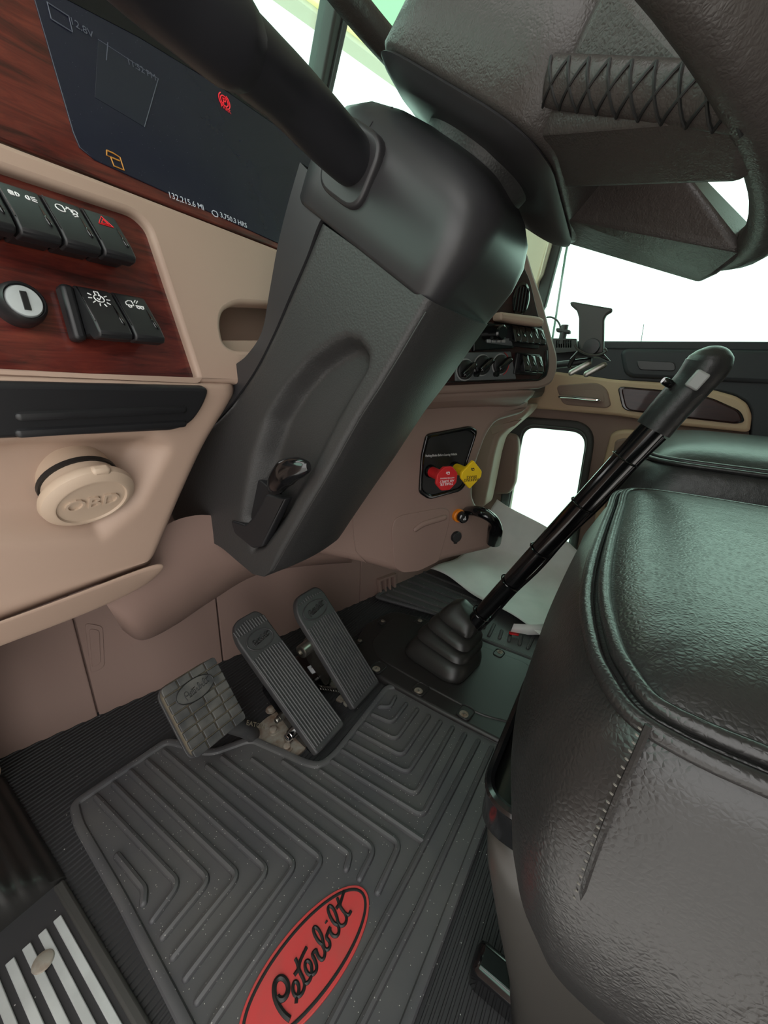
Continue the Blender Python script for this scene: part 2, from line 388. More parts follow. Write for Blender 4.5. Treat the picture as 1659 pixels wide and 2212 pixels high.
# passenger door --------------------------------------------------
DR = Frame((1.6, 0, 0), (0, -1, 0), (0, 0, 1))
door = struct(plate('door_1', [[(-.80, -.02), (.95, -.02), (.95, .875), (-.80, .875)],
        rnd([DR.px(*p) for p in ((1128, 916), (1268, 928), (1230, 1182), (1188, 1184), (1090, 1150))], [.06, .06, .05, .05, .06], 8)], DR, 0, .05, .004, M['door_brown']))
pe_out = rnd([DR.px(*p) for p in ((1109, 898), (1291, 912), (1243, 1206), (1180, 1206), (1072, 1160))], [.08, .09, .06, .08, .08], 8)
pe_in = rnd([DR.px(*p) for p in ((1133, 916), (1272, 929), (1229, 1186), (1184, 1180), (1089, 1148))], [.05, .06, .05, .05, .05], 8)
win2 = struct(plate('window_2', [pe_out, pe_in], DR, .022, .045, .008, M['seal']))
def shrink(lp, k):
    c = np.mean(lp, 0); return [c + (np.array(p) - c) * k for p in lp]
plate('bead', [shrink(pe_in, 1.02), shrink(pe_in, .965)], DR, .012, .012, .003, M['mount'], win2)
plate('pane', [shrink(pe_in, 1.04)], DR, -.01, .005, .0005, M['glass'], win2)
text('window_mark', 'WINDSHIELD', DR, *DR.px(1117, 1131, -.006), -.006, .011, M['ink'], win2, rot=.06)
# upper black trim, arm-rest step
blk = [(1130, 742), (1700, 742), (1700, 960), (1622, 945), (1624, 890), (1615, 870), (1590, 855), (1540, 843), (1410, 826), (1320, 822), (1200, 806), (1130, 800)]
pplate('upper_trim', [blk], DR, .03, .04, .006, M['door_black'], door, r=.01)
plate('sill_rail', [[(-.8, .868), (.95, .868), (.95, .893), (-.8, .893)]], DR, .035, .05, .006, M['door_black'], door)
pplate('pull_pocket', [[(1338, 752), (1700, 756), (1700, 830), (1350, 815)]], DR, .045, .03, .012, M['door_black'], door, r=.03)
pplate('pocket_recess', [[(1374, 778), (1458, 782), (1460, 802), (1380, 799)]], DR, .048, .006, .002, M['satin'], door, r=.012)
band = [(1130, 798), (1205, 803), (1330, 820), (1430, 826), (1545, 843), (1592, 856), (1616, 872), (1626, 898), (1622, 930), (1612, 934), (1475, 920), (1400, 908), (1330, 898), (1148, 882), (1130, 880)]
pplate('armrest_band', [band], DR, .038, .04, .01, M['door_tan'], door, r=.012)
ins = [(1333, 834), (1440, 843), (1535, 858), (1602, 888), (1610, 912), (1590, 916), (1484, 904), (1345, 886)]
pplate('insert_rim', [ins], DR, .042, .012, .003, M['gloss'], door, r=.02)
ins2 = shrink(ins, .955)
pplate('wood_insert', [ins2], DR, .045, .012, .004, M['dark_wood'], door, r=.02)
rec = [(1200, 832), (1290, 826), (1312, 840), (1320, 876), (1310, 882), (1215, 874)]
pplate('handle_bezel', [rec], DR, .043, .012, .004, M['door_brown'], door, r=.02)
pplate('handle_recess', [[(1207, 846), (1285, 842), (1304, 850), (1306, 872), (1225, 868)]], DR, .0445, .004, .001, M['door_brown'], door, r=.015)
hp = [DR.w(x, y, .056) for x, y in ((1212, 857), (1235, 858), (1262, 861), (1292, 864))]
tube('door_handle', smoothpts(hp, 5), .011, M['chrome'], door, sides=10, flat=.6, round_ends=True, label='chrome door handle')
pock = [(1300, 1010), (1320, 935), (1345, 928), (1700, 945), (1700, 1300), (1275, 1190)]
pplate('map_pocket', [pock], DR, .03, .04, .012, M['door_tan'], door, r=.04)
pplate('map_pocket_panel', [[(1316, 1040), (1328, 952), (1345, 946), (1700, 960), (1700, 1260), (1292, 1170)]], DR, .036, .02, .008, M['door_brown'], door, r=.04)
# side window above the sill
win1 = struct(plate('window_1', [[(-.62, .88), (.75, .88), (.75, 1.58), (-.36, 1.58)], [(-.50, .895), (.72, .895), (.72, 1.54), (-.30, 1.54)]], DR, .0, .04, .004, M['door_black']))
plate('pane', [[(-.60, .88), (.74, .88), (.74, 1.56), (-.36, 1.56)]], DR, -.015, .005, .0005, M['glass'], win1)
# front pillar beside the side window
pil = struct(pplate('trim_1', [[(1196, 400), (1212, 450), (1163, 612), (1150, 700), (1080, 700), (1080, 400)]], Frame((1.56, 0, 0), (0, -1, 0), (0, 0, 1)), 0, .05, .012, M['pillar']))
pplate('window_seal', [[(1222, 420), (1236, 440), (1178, 660), (1160, 690), (1150, 660)]], DR, .028, .03, .006, M['seal'], pil)
pplate('pillar_strip', [[(1205, 430), (1214, 440), (1172, 590), (1160, 610)]], Frame((1.55, 0, 0), (0, -1, 0), (0, 0, 1)), .004, .03, .006, M['pillar'], pil)
# door sill on the far side with its bright strips
sl = struct(box('trim_2', GZ, 1.50, 1.6, -.6, .62, 0, .03, M['seal'], bevel=.006))
for k in range(4): box('tread_strip', GZ, 1.508 + .021 * k, 1.521 + .021 * k, -.5, .4, .029, .034, M['alu'], sl, bevel=.001)

# windshield and its centre bar
WS = Frame((.8, .68, 1.4), (1, 0, 0), (0, -.36, 1))
win3 = struct(plate('window_3', [[(-.80, -.55), (.80, -.55), (.80, .34), (-.80, .34)], [(-.74, -.49), (.74, -.49), (.74, .27), (-.74, .27)]], WS, 0, .05, .01, M['seal']))
plate('pane', [[(-.77, -.53), (.77, -.53), (.77, .32), (-.77, .32)]], WS, -.012, .005, .0005, M['glass'], win3)
q0, q1, q2, q3 = [np.array(WS.px(*p)) for p in ((716, 0), (754, 0), (712, 190), (681, 190))]
up = lambda a, b, t: a + (b - a) * t
plate('centre_bar', [[up(q3, q0, 2.2), up(q2, q1, 2.2), up(q2, q1, -2.2), up(q3, q0, -2.2)]], WS, .015, .05, .006, M['seal'], win3)
plate('centre_bar_strip', [[up(q3, q0, 2.2) * .55 + up(q2, q1, 2.2) * .45, up(q3, q0, 2.2) * .4 + up(q2, q1, 2.2) * .6, up(q3, q0, -2.2) * .4 + up(q2, q1, -2.2) * .6, up(q3, q0, -2.2) * .55 + up(q2, q1, -2.2) * .45]], WS, .018, .01, .002, M['ink'], win3)
# concrete ground under the truck, open driver's door and the cab side around the opening
struct(mesh('ground', [(-30, -30, -1.25), (30, -30, -1.25), (30, 30, -1.25), (-30, 30, -1.25)], [(0, 1, 2, 3)], M['concrete'], None, fixn=False))
WS_ = Frame((-.01, 0, 0), (0, 1, 0), (0, 0, 1))
struct(box('trim_6', WS_, -1.2, -.30, -.2, 1.76, -.06, 0, M['lining']))
struct(box('trim_7', WS_, -.32, .62, 1.50, 1.78, -.06, 0, M['lining']))
hd_ = np.array([-.02, .84, 0]); dd = unit((-.76, -.65, 0))
OD = Frame(hd_, dd, (0, 0, 1))
dr2 = struct(plate('door_2', [[(.03, -.05), (1.0, -.05), (1.0, 1.52), (.42, 1.52), (.03, .98)], [(.09, .90), (.94, .90), (.94, 1.46), (.45, 1.46), (.09, .97)]], OD, 0, .06, .01, M['door_brown']))
plate('pane', [[(.08, .89), (.95, .89), (.95, 1.47), (.44, 1.47), (.08, .97)]], OD, -.02, .005, .0005, M['glass'], dr2)
# roof and rear wall close the cab (the driver's door stands open behind the camera)
struct(box('ceiling', GZ, -.02, 1.66, -1.2, .62, 1.74, 1.80, M['lining']))
struct(box('wall_back', GZ, -.02, 1.66, -1.26, -1.2, 0, 1.78, M['lining']))
struct(box('wall_right', Frame((1.6, 0, 0), (0, -1, 0), (0, 0, 1)), .75, 1.2, 0, 1.76, -.05, 0, M['lining']))
struct(box('trim_3', Frame((1.6, 0, 0), (0, -1, 0), (0, 0, 1)), -.35, .80, 1.56, 1.78, -.05, .02, M['lining']))
# building outside, seen through the windshield
db = R.T @ np.array([1722 - CX, 859 - CY, F]); db[2] = 0
ob = CAM + ray(750, 56) / np.linalg.norm(ray(750, 56)) * 7.0
BF = Frame(ob, db, (0, 0, 1))
bld = thing('building', 'pale green building wall above a yellow fascia beyond the windshield', 'building', ob)
def bline(y750, dy): return lambda x: y750 + (x - 750) * dy
def strip(name, f0, f1, top, m):
    pts = [(560, f0(560)), (1120, f0(1120)), (1120, f1(1120)), (560, f1(560))]
    pplate(name, [pts], BF, top, .2, .01, m, bld)
strip('wall', lambda x: -420, bline(26, .78), 0, M['band_green'])
strip('gutter', bline(12, .78), bline(31, .78), .06, M['band_grey'])
strip('fascia', bline(30, .78), bline(57, .765), .1, M['band_yellow'])
strip('soffit', bline(57, .765), bline(80, .75), .05, M['band_grey'])
pplate('window', [[(812, 55), (830, 68), (830, 40), (812, 34)]], BF, .02, .2, .01, M['band_grey'], bld)

# ================================================================== DRIVER'S DASHBOARD
def wtext(name, body, fr, pl, pr, off, mat, parent, asp=1.0, label=None):
    """lettering whose line runs from pl to pr (points seen on frame fr at height off)"""
    a, b = np.array(fr.px(*pl, off)), np.array(fr.px(*pr, off)); d = b - a; w = np.linalg.norm(d)
    cu = bpy.data.curves.new(name, 'FONT'); cu.body = body; cu.size = 1; cu.extrude = .01; cu.align_x = 'CENTER'; cu.align_y = 'CENTER'; cu.resolution_u = 3
    t = bpy.data.objects.new('t', cu); me = bpy.data.meshes.new_from_object(t); bpy.data.objects.remove(t); bpy.data.curves.remove(cu)
    xs = [v.co.x for v in me.vertices]; k = w / (max(xs) - min(xs)); c = (a + b) / 2
    me.transform(fr.mat(c[0], c[1], off) @ Matrix.Rotation(math.atan2(d[1], d[0]), 4, 'Z') @ Matrix.Diagonal((k, k * asp, k * .5, 1)))
    return link(name, me, mat, parent, False, label=label)

PD = Frame((0, .5, .72), (1, 0, 0), (0, .2, 1))
dash = thing('dashboard', 'tan driver dashboard with wood trim, digital display and black rocker switches', 'dashboard', (.35, .52, .9))
hole = [(-70, 340), (0, 362), (292, 461), (322, 490), (430, 818), (-70, 790)]
cav = [(476, 700), (482, 672), (512, 654), (620, 660), (620, 760), (505, 756), (484, 742)]
pplate('fascia', [[(-90, 268), (0, 303), (205, 382), (590, 533), (720, 585), (690, 860), (512, 828), (-90, 812)], hole, cav], PD, 0, .03, .006, M['tan'], dash, r=[.004, .008, .02])
wd = pplate('switch_panel', [[(-80, 330), (0, 352), (300, 452), (340, 490), (450, 835), (-80, 805)]], PD, -.011, .012, .001, M['wood'], dash)
pplate('display_surround', [[(-90, -120), (360, -120), (560, 78), (740, 300), (790, 620), (590, 533), (0, 300), (-90, 264)]], PD, -.006, .012, .002, M['wood'], dash)
scr = [(40, -120), (75, 0), (158, 285), (172, 318), (205, 345), (590, 520), (745, 592), (725, 300), (550, 85), (345, -120)]
tube('brow', [PD.w(x, y, .0) for x, y in ((340, -140), (450, -30), (560, 78), (660, 196), (740, 300), (770, 380))], .012, M['black'], dash, sides=10)
pplate('top_pad', [[(300, -170), (450, -30), (560, 78), (740, 300), (770, 400), (700, 560), (300, 200)]], PD, -.02, .16, .01, M['black'], dash)
dsp = pplate('display', [scr], PD, -.0045, .006, .0008, M['screen'], dash)
pplate('display_band', [[(120, -14), (300, 80), (480, 190), (660, 315), (715, 355), (712, 318), (660, 265), (480, 145), (300, 40), (180, -30)]], PD, -.0040, .001, .0002, M['screen_band'], dsp)
pplate('display_window', [[(212, 85), (342, 170), (312, 274), (205, 210)]], PD, -.0040, .001, .0002, M['screen_win'], dsp)
for ln in (((212, 85), (342, 170)), ((342, 170), (312, 274)), ((233, 92), (230, 130))):
    tube('frame_line', [PD.w(*p, -.0038) for p in ln], .0004, M['screen_dim'], dsp, sides=6)
wtext('odometer_text', '132,215.6 MI', PD, (365, 421), (439, 449), -.0039, M['screen_text'], dsp)
wtext('hour_meter_text', '3,750.3 HRS', PD, (476, 464), (533, 488), -.0039, M['screen_text'], dsp)
wtext('clock_text', '11:52 PM', PD, (276, 132), (335, 168), -.0037, M['screen_dim'], dsp)
wtext('volt_text', '12.8V', PD, (152, 44), (200, 76), -.0037, M['screen_dim'], dsp)
bx_ = lambda w, h: [[(-w, -h), (w, -h), (w, h), (-w, h), (-w, -h)]]
stroke('battery_symbol', bx_(.55, .4), PD, *PD.px(130, 38, -.0037), -.0037, .016, .0006, M['screen_dim'], dsp)
stroke('engine_symbol', [[(-.5, .2), (-.2, .45), (.4, .45), (.6, .1), (.5, -.3), (-.1, -.4), (-.5, -.1), (-.5, .2)]], PD, *PD.px(464, 462, -.0037), -.0037, .008, .0005, M['screen_text'], dsp)
stroke('door_symbol', [[(-.6, .5), (-.1, .5), (.4, .4), (.5, -.5), (-.3, -.5), (-.4, .1), (-.7, .1), (-.6, .5)], [(-.4, .1), (.3, .1)]], PD, *PD.px(251, 347, -.0037), -.0037, .013, .0007, M['amber_lamp'], dsp)
stroke('park_brake_symbol', [arc(0, .3, .42, 0, 360, 20), arc(0, .3, .62, 120, 240, 8), arc(0, .3, .62, -60, 60, 8), [(-.12, .05), (-.12, .5), (.12, .5), (.15, .3), (-.1, .26)]], PD, *PD.px(486, 226, -.0037), -.0037, .014, .0007, M['red_lamp'], dsp)
wtext('park_text', 'PARK', PD, (477, 227), (499, 243), -.0037, M['red_lamp'], dsp)
# body of the dash behind the fascia, and the dark top that runs on to the windshield
DB = [(.538, .66), (.60, .98), (.62, 1.0), (.80, 1.0), (.80, .66)]
for nm, x0_, x1_, mm in (('dash_body', .062, .30, M['tan']),):
    vs = [(x, y, z) for x in (x0_, x1_) for y, z in DB]; n_ = len(DB)
    mesh(nm, vs, [tuple(range(n_))[::-1], tuple(range(n_, 2 * n_))] + [(i, (i + 1) % n_, n_ + (i + 1) % n_, n_ + i) for i in range(n_)], mm, dash, bevel=.01)
vs = [(x, y, z) for x in (.062, 1.54) for y, z in ((.60, .93), (.62, .99), (.70, .99), (.86, .90), (.86, .84), (.62, .84))]
mesh('dash_top', vs, [tuple(range(6))[::-1], tuple(range(6, 12))] + [(i, (i + 1) % 6, 6 + (i + 1) % 6, 6 + i) for i in range(6)], M['black'], dash, bevel=.015)
# hollow behind the opening beside the column
pplate('storage_hollow', [[(440, 620), (660, 620), (660, 790), (440, 790)]], PD, -.09, .004, .001, M['tan'], dash)
pplate('hollow_floor', [[(450, 735), (650, 735), (650, 775), (450, 775)]], PD, -.03, .1, .002, M['tan'], dash)

# rocker switches
DRAW = {
 'lights': [arc(-.34, 0, .17, 90, -90, 8) + [(-.34, .17)], [(-.44, .15), (-.7, .2)], [(-.46, .05), (-.74, .08)], [(-.46, -.05), (-.74, -.04)], [(-.44, -.15), (-.7, -.15)],
            arc(.34, 0, .17, 90, 270, 8) + [(.34, .17)], [(.46, .15), (.74, .2)], [(.46, .0), (.78, .0)], [(.46, -.15), (.74, -.2)]],
 'dimmer': [arc(-.3, 0, .32, 60, 300, 10), [(-.14, .28), (-.1, 0), (-.14, -.28)], [(.0, .05), (.25, .3)], [(.1, .3), (.45, .0)], arc(.5, -.02, .2, 0, 360, 8), [(.3, -.35), (.55, -.2), (.6, -.4), (.35, -.5)]],
 'hazard': [[(-.5, -.4), (.5, -.4), (0, .5), (-.5, -.4)], [(-.25, -.25), (.25, -.25), (0, .2), (-.25, -.25)]],
 'lamp': [arc(0, 0, .32, 100, 440, 16), [(-.12, .3), (-.12, .62), (.14, .62), (.14, .3)], [(-.14, .02), (-.02, -.12), (.2, .2)]] +
         [[(.48 * math.cos(t), .48 * math.sin(t)), (.72 * math.cos(t), .72 * math.sin(t))] for t in [math.radians(a) for a in (150, 185, 220, 255, 290, 325, 0, 30)]],
 'truck': [[(-.6, .1), (-.35, .3), (-.1, .3), (-.1, -.15), (-.65, -.15), (-.6, .1)], arc(-.42, -.25, .12, 0, 360, 8), arc(.2, -.25, .12, 0, 360, 8), arc(.48, -.25, .12, 0, 360, 8), [(.05, -.1), (.65, -.1)], [(.05, .2), (.25, .45)], [(.2, .15), (.4, .4)]],
}
def rocker(fr, u0, u1, v0, v1, base, out, parent, symbol=None, scol=None, streaks=True, name='rocker_switch', label=None, sy=.72, bm_=None):
    h = v1 - v0; g = (u1 - u0) * .02
    pr = [(v1 - h * .02, base), (v1, base + out * .30), (v1 - .06 * h, base + out * .46), (v0 + .30 * h, base + out * .90), (v0 + .08 * h, base + out), (v0, base + out * .92),
          (v0, base + out * .62), (v0 + .10 * h, base + out * .5), (v0 + .13 * h, base)]
    sw = prism(name, pr, fr, u0 + g, u1 - g, bm_ or M['black'], parent, bevel=(u1 - u0) * .06, label=label)
    fr2 = Frame(fr.at((u0 + u1) / 2, v1 - .06 * h, base + out * .46), fr.u, fr.at(0, v1 - .06 * h, base + out * .46) - fr.at(0, v0 + .30 * h, base + out * .9))
    L = math.hypot(.64 * h, out * .44)
    if symbol: stroke('symbol', DRAW[symbol], fr2, 0, -L * (1 - sy), .0003, (u1 - u0) * .42, (u1 - u0) * .016, scol or M['white'], sw)
    if streaks:
        a = (u1 - u0) * .5 - g
        tube('edge_bead', [fr2.at(-a + .0006, .0, 0), fr2.at(-a + .0006, -L * 1.02, 0)], (u1 - u0) * .016, M['gloss'], sw, sides=6)
        mesh('finger_scoop', [fr2.at(a * .62, -L * .42, .0006), fr2.at(a * .80, -L * .95, .0006), fr2.at(a * .70, -L * 1.08, .0006), fr2.at(a * .56, -L * .98, .0006)], [(0, 1, 2, 3)], M['gloss'], sw, solid=.0006)
    return sw
SW = [((-12, 383), (85, 411), (37, 493), (122, 519), 'lights', None, 'black rocker switch marked with white lamp symbols'), ((83, 409), (169, 440), (145, 505), (217, 526), 'dimmer', None, 'black rocker switch marked with a dimmer symbol'),
      ((177, 443), (253, 466), (233, 539), (295, 555), 'hazard', M['hazard'], 'black rocker switch with red triangle'),
      ((158, 611), (243, 626), (213, 712), (281, 722), 'lamp', None, 'black rocker switch with white bulb symbol'), ((247, 628), (316, 640), (299, 722), (358, 729), 'truck', None, 'black rocker switch with white truck symbol')]
OUT = .046
q = {}
for i, (tl, tr, bl, br, sym, sc_, lb) in enumerate(SW):
    TL, TR = PD.px(*tl, .010), PD.px(*tr, .010); BL, BR = PD.px(*bl, .034), PD.px(*br, .034)
    q[i] = ((TL[0] + BL[0]) / 2, (TR[0] + BR[0]) / 2, (BL[1] + BR[1]) / 2, (TL[1] + TR[1]) / 2)
pit = (q[2][1] - q[0][0]) / 3
top_v = np.mean([q[i][3] for i in (0, 1, 2)]); bot_v = np.mean([q[i][2] for i in (0, 1, 2)])
u = q[2][1]
rocker(PD, u - 4 * pit, u - 3 * pit - .001, bot_v - .006, top_v, -.011, OUT, dash, None)
for i in range(3): rocker(PD, u - (3 - i) * pit, u - (2 - i) * pit - .001, bot_v - .006, top_v, -.011, OUT, dash, SW[i][4], SW[i][5], label=SW[i][6])
top_v = (q[3][3] + q[4][3]) / 2; bot_v = (q[3][2] + q[4][2]) / 2; u0 = q[3][0]; pit = (q[4][1] - q[3][0]) / 2
for i in (3, 4): rocker(PD, u0 + (i - 3) * pit, u0 + (i - 2) * pit - .001, bot_v - .006, top_v, -.011, OUT, dash, SW[i][4], SW[i][5], label=SW[i][6])
box('switch_housing', PD, u0 - .011, u0 + .001, bot_v - .004, top_v, -.012, .006, M['black'], dash, bevel=.004)
# ignition lock
kc = PD.px(48, 655, .004)
rk = abs(PD.px(98, 668, .004)[0] - PD.px(2, 642, .004)[0]) / 2
ig = lathe('ignition_lock', [(rk * 1.2, -.012), (rk * 1.22, .0), (rk * 1.12, .010), (rk * .98, .013), (rk * .9, .008)], PD, kc[0], kc[1], 0, M['black'], dash, n=40)
cyl = lathe('lock_cylinder', [(rk * .9, .004), (rk * .9, .0105), (rk * .82, .0125), (rk * .2, .0130)], PD, kc[0], kc[1], 0, M['alu'], ig, n=40, label='chrome key cylinder')
plate('key_slot', [[(kc[0] - .0025, kc[1] - .008), (kc[0] + .0025, kc[1] - .008), (kc[0] + .0025, kc[1] + .008), (kc[0] - .0025, kc[1] + .008)]], PD, .0142, .002, .0003, M['ink'], ig)

# ================================================================== KNEE PANEL
knee = thing('knee_panel', 'tan lower dash panel with black pad and capped socket below the wood switches', 'dash panel', (.25, .5, .6))
KP = Frame((0, .497, .72), (1, 0, 0), (0, -.30, 1))
rec = [(-160, 985), (60, 962), (325, 952), (352, 972), (292, 1085), (215, 1150), (-160, 1170)]
krows = [((-95, 805), (500, 823)), ((-95, 812), (514, 834)), ((-95, 830), (518, 852)), ((-95, 860), (505, 880)), ((-95, 950), (455, 962)), ((-95, 1060), (408, 1060)), ((-95, 1180), (368, 1150)), ((-95, 1300), (345, 1200)), ((-95, 1366), (336, 1208)), ((-95, 1376), (340, 1214))]
offs = [-.020, -.004, 0, 0, 0, 0, 0, 0, 0, -.018]
L_, R_, O_ = [smoothpts([r[i] for r in krows], 9) for i in (0, 1)] + [smoothpts([(o,) for o in offs], 9)]
gp = []
for l, r, o in zip(L_, R_, O_):
    row = []
    for k in range(61):
        t = k / 60; p = l + (r - l) * t; d = sstep((sd_poly(p, rec) + 22) / 60)
        e = max(0.0, (k - 57) / 3)
        row.append(KP.w(p[0], p[1], o[0]) - KP.n * (.034 * d + .014 * e * e))
    gp.append(row)
mesh('panel', [p for r in gp for p in r], grid_faces(len(gp), 61), M['tan'], knee, solid=-.012, angle=80, fixn=False)
pplate('rubbing_pad', [[(-90, 826), (456, 838), (440, 880), (415, 915), (380, 931), (30, 949), (-90, 955)]], KP, .006, .016, .005, M['black'], knee, r=[.012])
for yl, yr in ((900, 884), (936, 915)):
    tube('pad_ridge', [KP.w(x, yl + (yr - yl) * (x - 40) / 360, .006) for x in (45, 150, 260, 395)], .005, M['black'], knee, sides=8, flat=.8, up=KP.n, round_ends=True)
# lower flange
fl = [[(-95, 1372), (0, 1340), (170, 1278), (335, 1214), (352, 1216)], [(-95, 1376), (0, 1346), (170, 1285), (335, 1222), (360, 1226)], [(-95, 1405), (0, 1372), (150, 1318), (270, 1270), (350, 1240)], [(-95, 1440), (0, 1400), (150, 1345), (255, 1300), (325, 1262)]]
fy = [.565, .56, .58, .60]
mesh('lower_flange', [p for r, d in zip(fl, fy) for p in [ony(x, y, d) for x, y in r]], grid_faces(4, 5), M['tan'], knee, sub=2, solid=-.006, fixn=False)
# capped diagnostic socket
ax = unit((.02, -.80, -.60)); OB = Frame(KP.w(168, 1035, -.03), (1, 0, .0), np.cross(ax, (1, 0, .0)))
ob_ = OB
s_ = lathe('socket', [(.040, -.02), (.040, .028)], OB, 0, 0, 0, M['cap'], knee, n=40)
cap = lathe('socket_cap', [(.042, .022), (.049, .024), (.0505, .028), (.049, .034), (.040, .040), (.0375, .040), (.036, .0375), (.001, .0375)], OB, 0, 0, 0, M['cap'], knee, n=48, label='round tan cap with raised lettering')
text('cap_text', 'OBD', OB, .0, -.001, .0378, .028, M['cap'], cap, depth=.0022)
lathe('back_ring', [(.0425, .002), (.0425, .008)], OB, 0, 0, 0, M['ink'], knee, n=40)
box('cap_tab', OB, -.004, .016, .036, .052, .024, .036, M['cap'], cap, bevel=.004)
stp = [OB.at(-.006, -.048, .030), OB.at(-.006, -.058, .026), OB.at(-.005, -.070, .024), OB.at(-.003, -.078, .02)]
tube('cap_strap', smoothpts(stp, 4), [.011] * 10 + [.009, .008, .005], M['cap'], knee, sides=10, flat=.5, up=OB.n, round_ends=False)
tube('cable_tie', [OB.at(-.006 + .0125 * math.cos(t), -.063, .026 + .0075 * math.sin(t)) for t in np.linspace(0, 2 * math.pi, 20)[:-1]], .0022, M['gloss'], knee, sides=6, closed=True)
box('cable_tie_head', OB, -.021, -.012, -.069, -.058, .026, .036, M['gloss'], knee, bevel=.001)

# ================================================================== STEERING COLUMN
XL, XR = .38, .56
col = thing('steering_column', 'black steering column shroud with tilt lever and indicator stalk', 'steering column', (.47, .45, .45))
crow = [((690, 478), (930, 650)), ((655, 565), (893, 712)), ((622, 642), (860, 768)), ((583, 730), (817, 838)), ((540, 812), (777, 900)), ((480, 892), (742, 962)), ((400, 965), (706, 1028)), ((352, 1040), (668, 1092)),
        ((362, 1105), (638, 1144)), ((385, 1143), (614, 1186)), ((428, 1160), (603, 1206)), ((470, 1180), (594, 1222)), ((510, 1212), (585, 1236)), ((545, 1240), (572, 1246))]
cL, cR = smoothpts([r[0] for r in crow], 7), smoothpts([r[1] for r in crow], 7)
crec = [(520, 1120), (536, 1039), (548, 980), (574, 900), (612, 837), (662, 778), (713, 742), (747, 727), (776, 736), (797, 765), (793, 797), (763, 848), (721, 924), (679, 1010), (645, 1069), (612, 1130), (570, 1185), (545, 1195)]
ridge = [(555, 1040), (590, 960), (640, 870), (700, 800), (760, 765), (785, 775)]
rings = []
for l, r in zip(cL, cR):
    ring = []; NU = 56
    for k in range(NU + 1):
        t = k / NU; p = l + (r - l) * t; sd = sd_poly(p, crec)
        dep_ = .030 * sstep((sd + 6) / 34)
        e0 = max(0, (3 - k) / 3); e1 = max(0, (k - NU + 3) / 3)
        ring.append(onx(p[0], p[1], XL) + np.array([dep_ + .006 * e0 ** 2 + .006 * e1 ** 2, 0, 0]))
    a, b = onx(r[0], r[1], XL), onx(l[0], l[1], XL); inw = unit(b - a) if np.linalg.norm(b - a) > 1e-6 else np.zeros(3)
    for k in range(1, 13):
        t = k / 12; ring.append(np.array([XL + .008 + (XR - XL - .016) * t, a[1], a[2]]) - inw * (.012 * math.sin(math.pi * t)))
    ring.append(np.array([XR, a[1], a[2]]) + inw * .012)
    for t in (.4, .7, 1.0): ring.append(np.array([XR, a[1] + (b[1] - a[1]) * t, a[2] + (b[2] - a[2]) * t]))
    for t in (.3, .7): ring.append(np.array([XR + (XL + .012 - XR) * t, b[1], b[2]]))
    rings.append(ring)
loft('lower_shroud', rings, M['grain'], col, angle=70)
for side in (0,):
    pts = [onx(p[0], p[1], XL) + np.array([.004, 0, 0]) for p in cR[3:-8]]
    tube('parting_line', pts, .0011, M['grain'], col, sides=6)
# front strip of the shroud between the seam and the dash
frow = [((648, 350), (725, 430)), ((622, 440), (690, 480)), ((600, 530), (662, 555)), ((582, 630), (625, 640)), ((566, 715), (592, 718)), ((535, 765), (556, 790)), ((505, 790), (520, 845)), ((440, 840), (478, 895)), ((380, 900), (400, 968))]
fL, fR = smoothpts([r[0] for r in frow], 5), smoothpts([r[1] for r in frow], 5)
gp = []
for l, r in zip(fL, fR):
    gp.append([onx(l[0], l[1], XL + .004) + np.array([.08, .0, 0]), onx(l[0], l[1], XL + .004) + np.array([.012, .0, 0])] + [onx(*(l + (r - l) * t), XL + .004 * (1 - t) + .001) for t in (0, .15, .4, .7, .96, 1)] + [onx(*r, XL) + np.array([.01, 0, 0])])
mesh('front_shroud', [p for r in gp for p in r], grid_faces(len(gp), 9), M['satin'], col, angle=60)
# upper cover: rounded block that closes towards the wheel. (x, s, t): s along the column, t towards the dash
CD, CN, CO = np.array([0, -.535, .845]), np.array([0, .845, .535]), np.array([.47, .196, .82])
def A(x, s, t): return CO + np.array([x, 0, 0]) + CD * s + CN * t
def rrect(x0, x1, t0, t1, s, r, n=6):
    pts = rnd([(x0, t0), (x1, t0), (x1, t1), (x0, t1)], r, n)
    return [A(p[0], s(p) if callable(s) else s, p[1]) for p in pts]
ur = [(-.091, .091, -.001, .215, -.004, .03), (-.093, .093, -.002, .218, .0, .03), (-.095, .095, -.005, .220, .02, .035), (-.096, .096, -.008, .222, .045, .04), (-.094, .094, -.006, .22, .07, .045),
      (-.088, .088, .002, .212, .09, .05), (-.078, .078, .016, .195, .104, .05), (-.066, .066, .03, .17, .112, .05), (-.055, .055, .04, .15, .115, .05)]
rings = [rrect(a, b, c, d, s, r, 8) for a, b, c, d, s, r in ur]
loft('upper_cover', rings, M['satin'], col, angle=70)
tube('cover_joint', [A(x, s, t) for x, s, t in ((-.0955, .04, .150), (-.0945, .062, .150), (-.0885, .088, .150), (-.07, .108, .150))], .0012, M['satin'], col, sides=6)
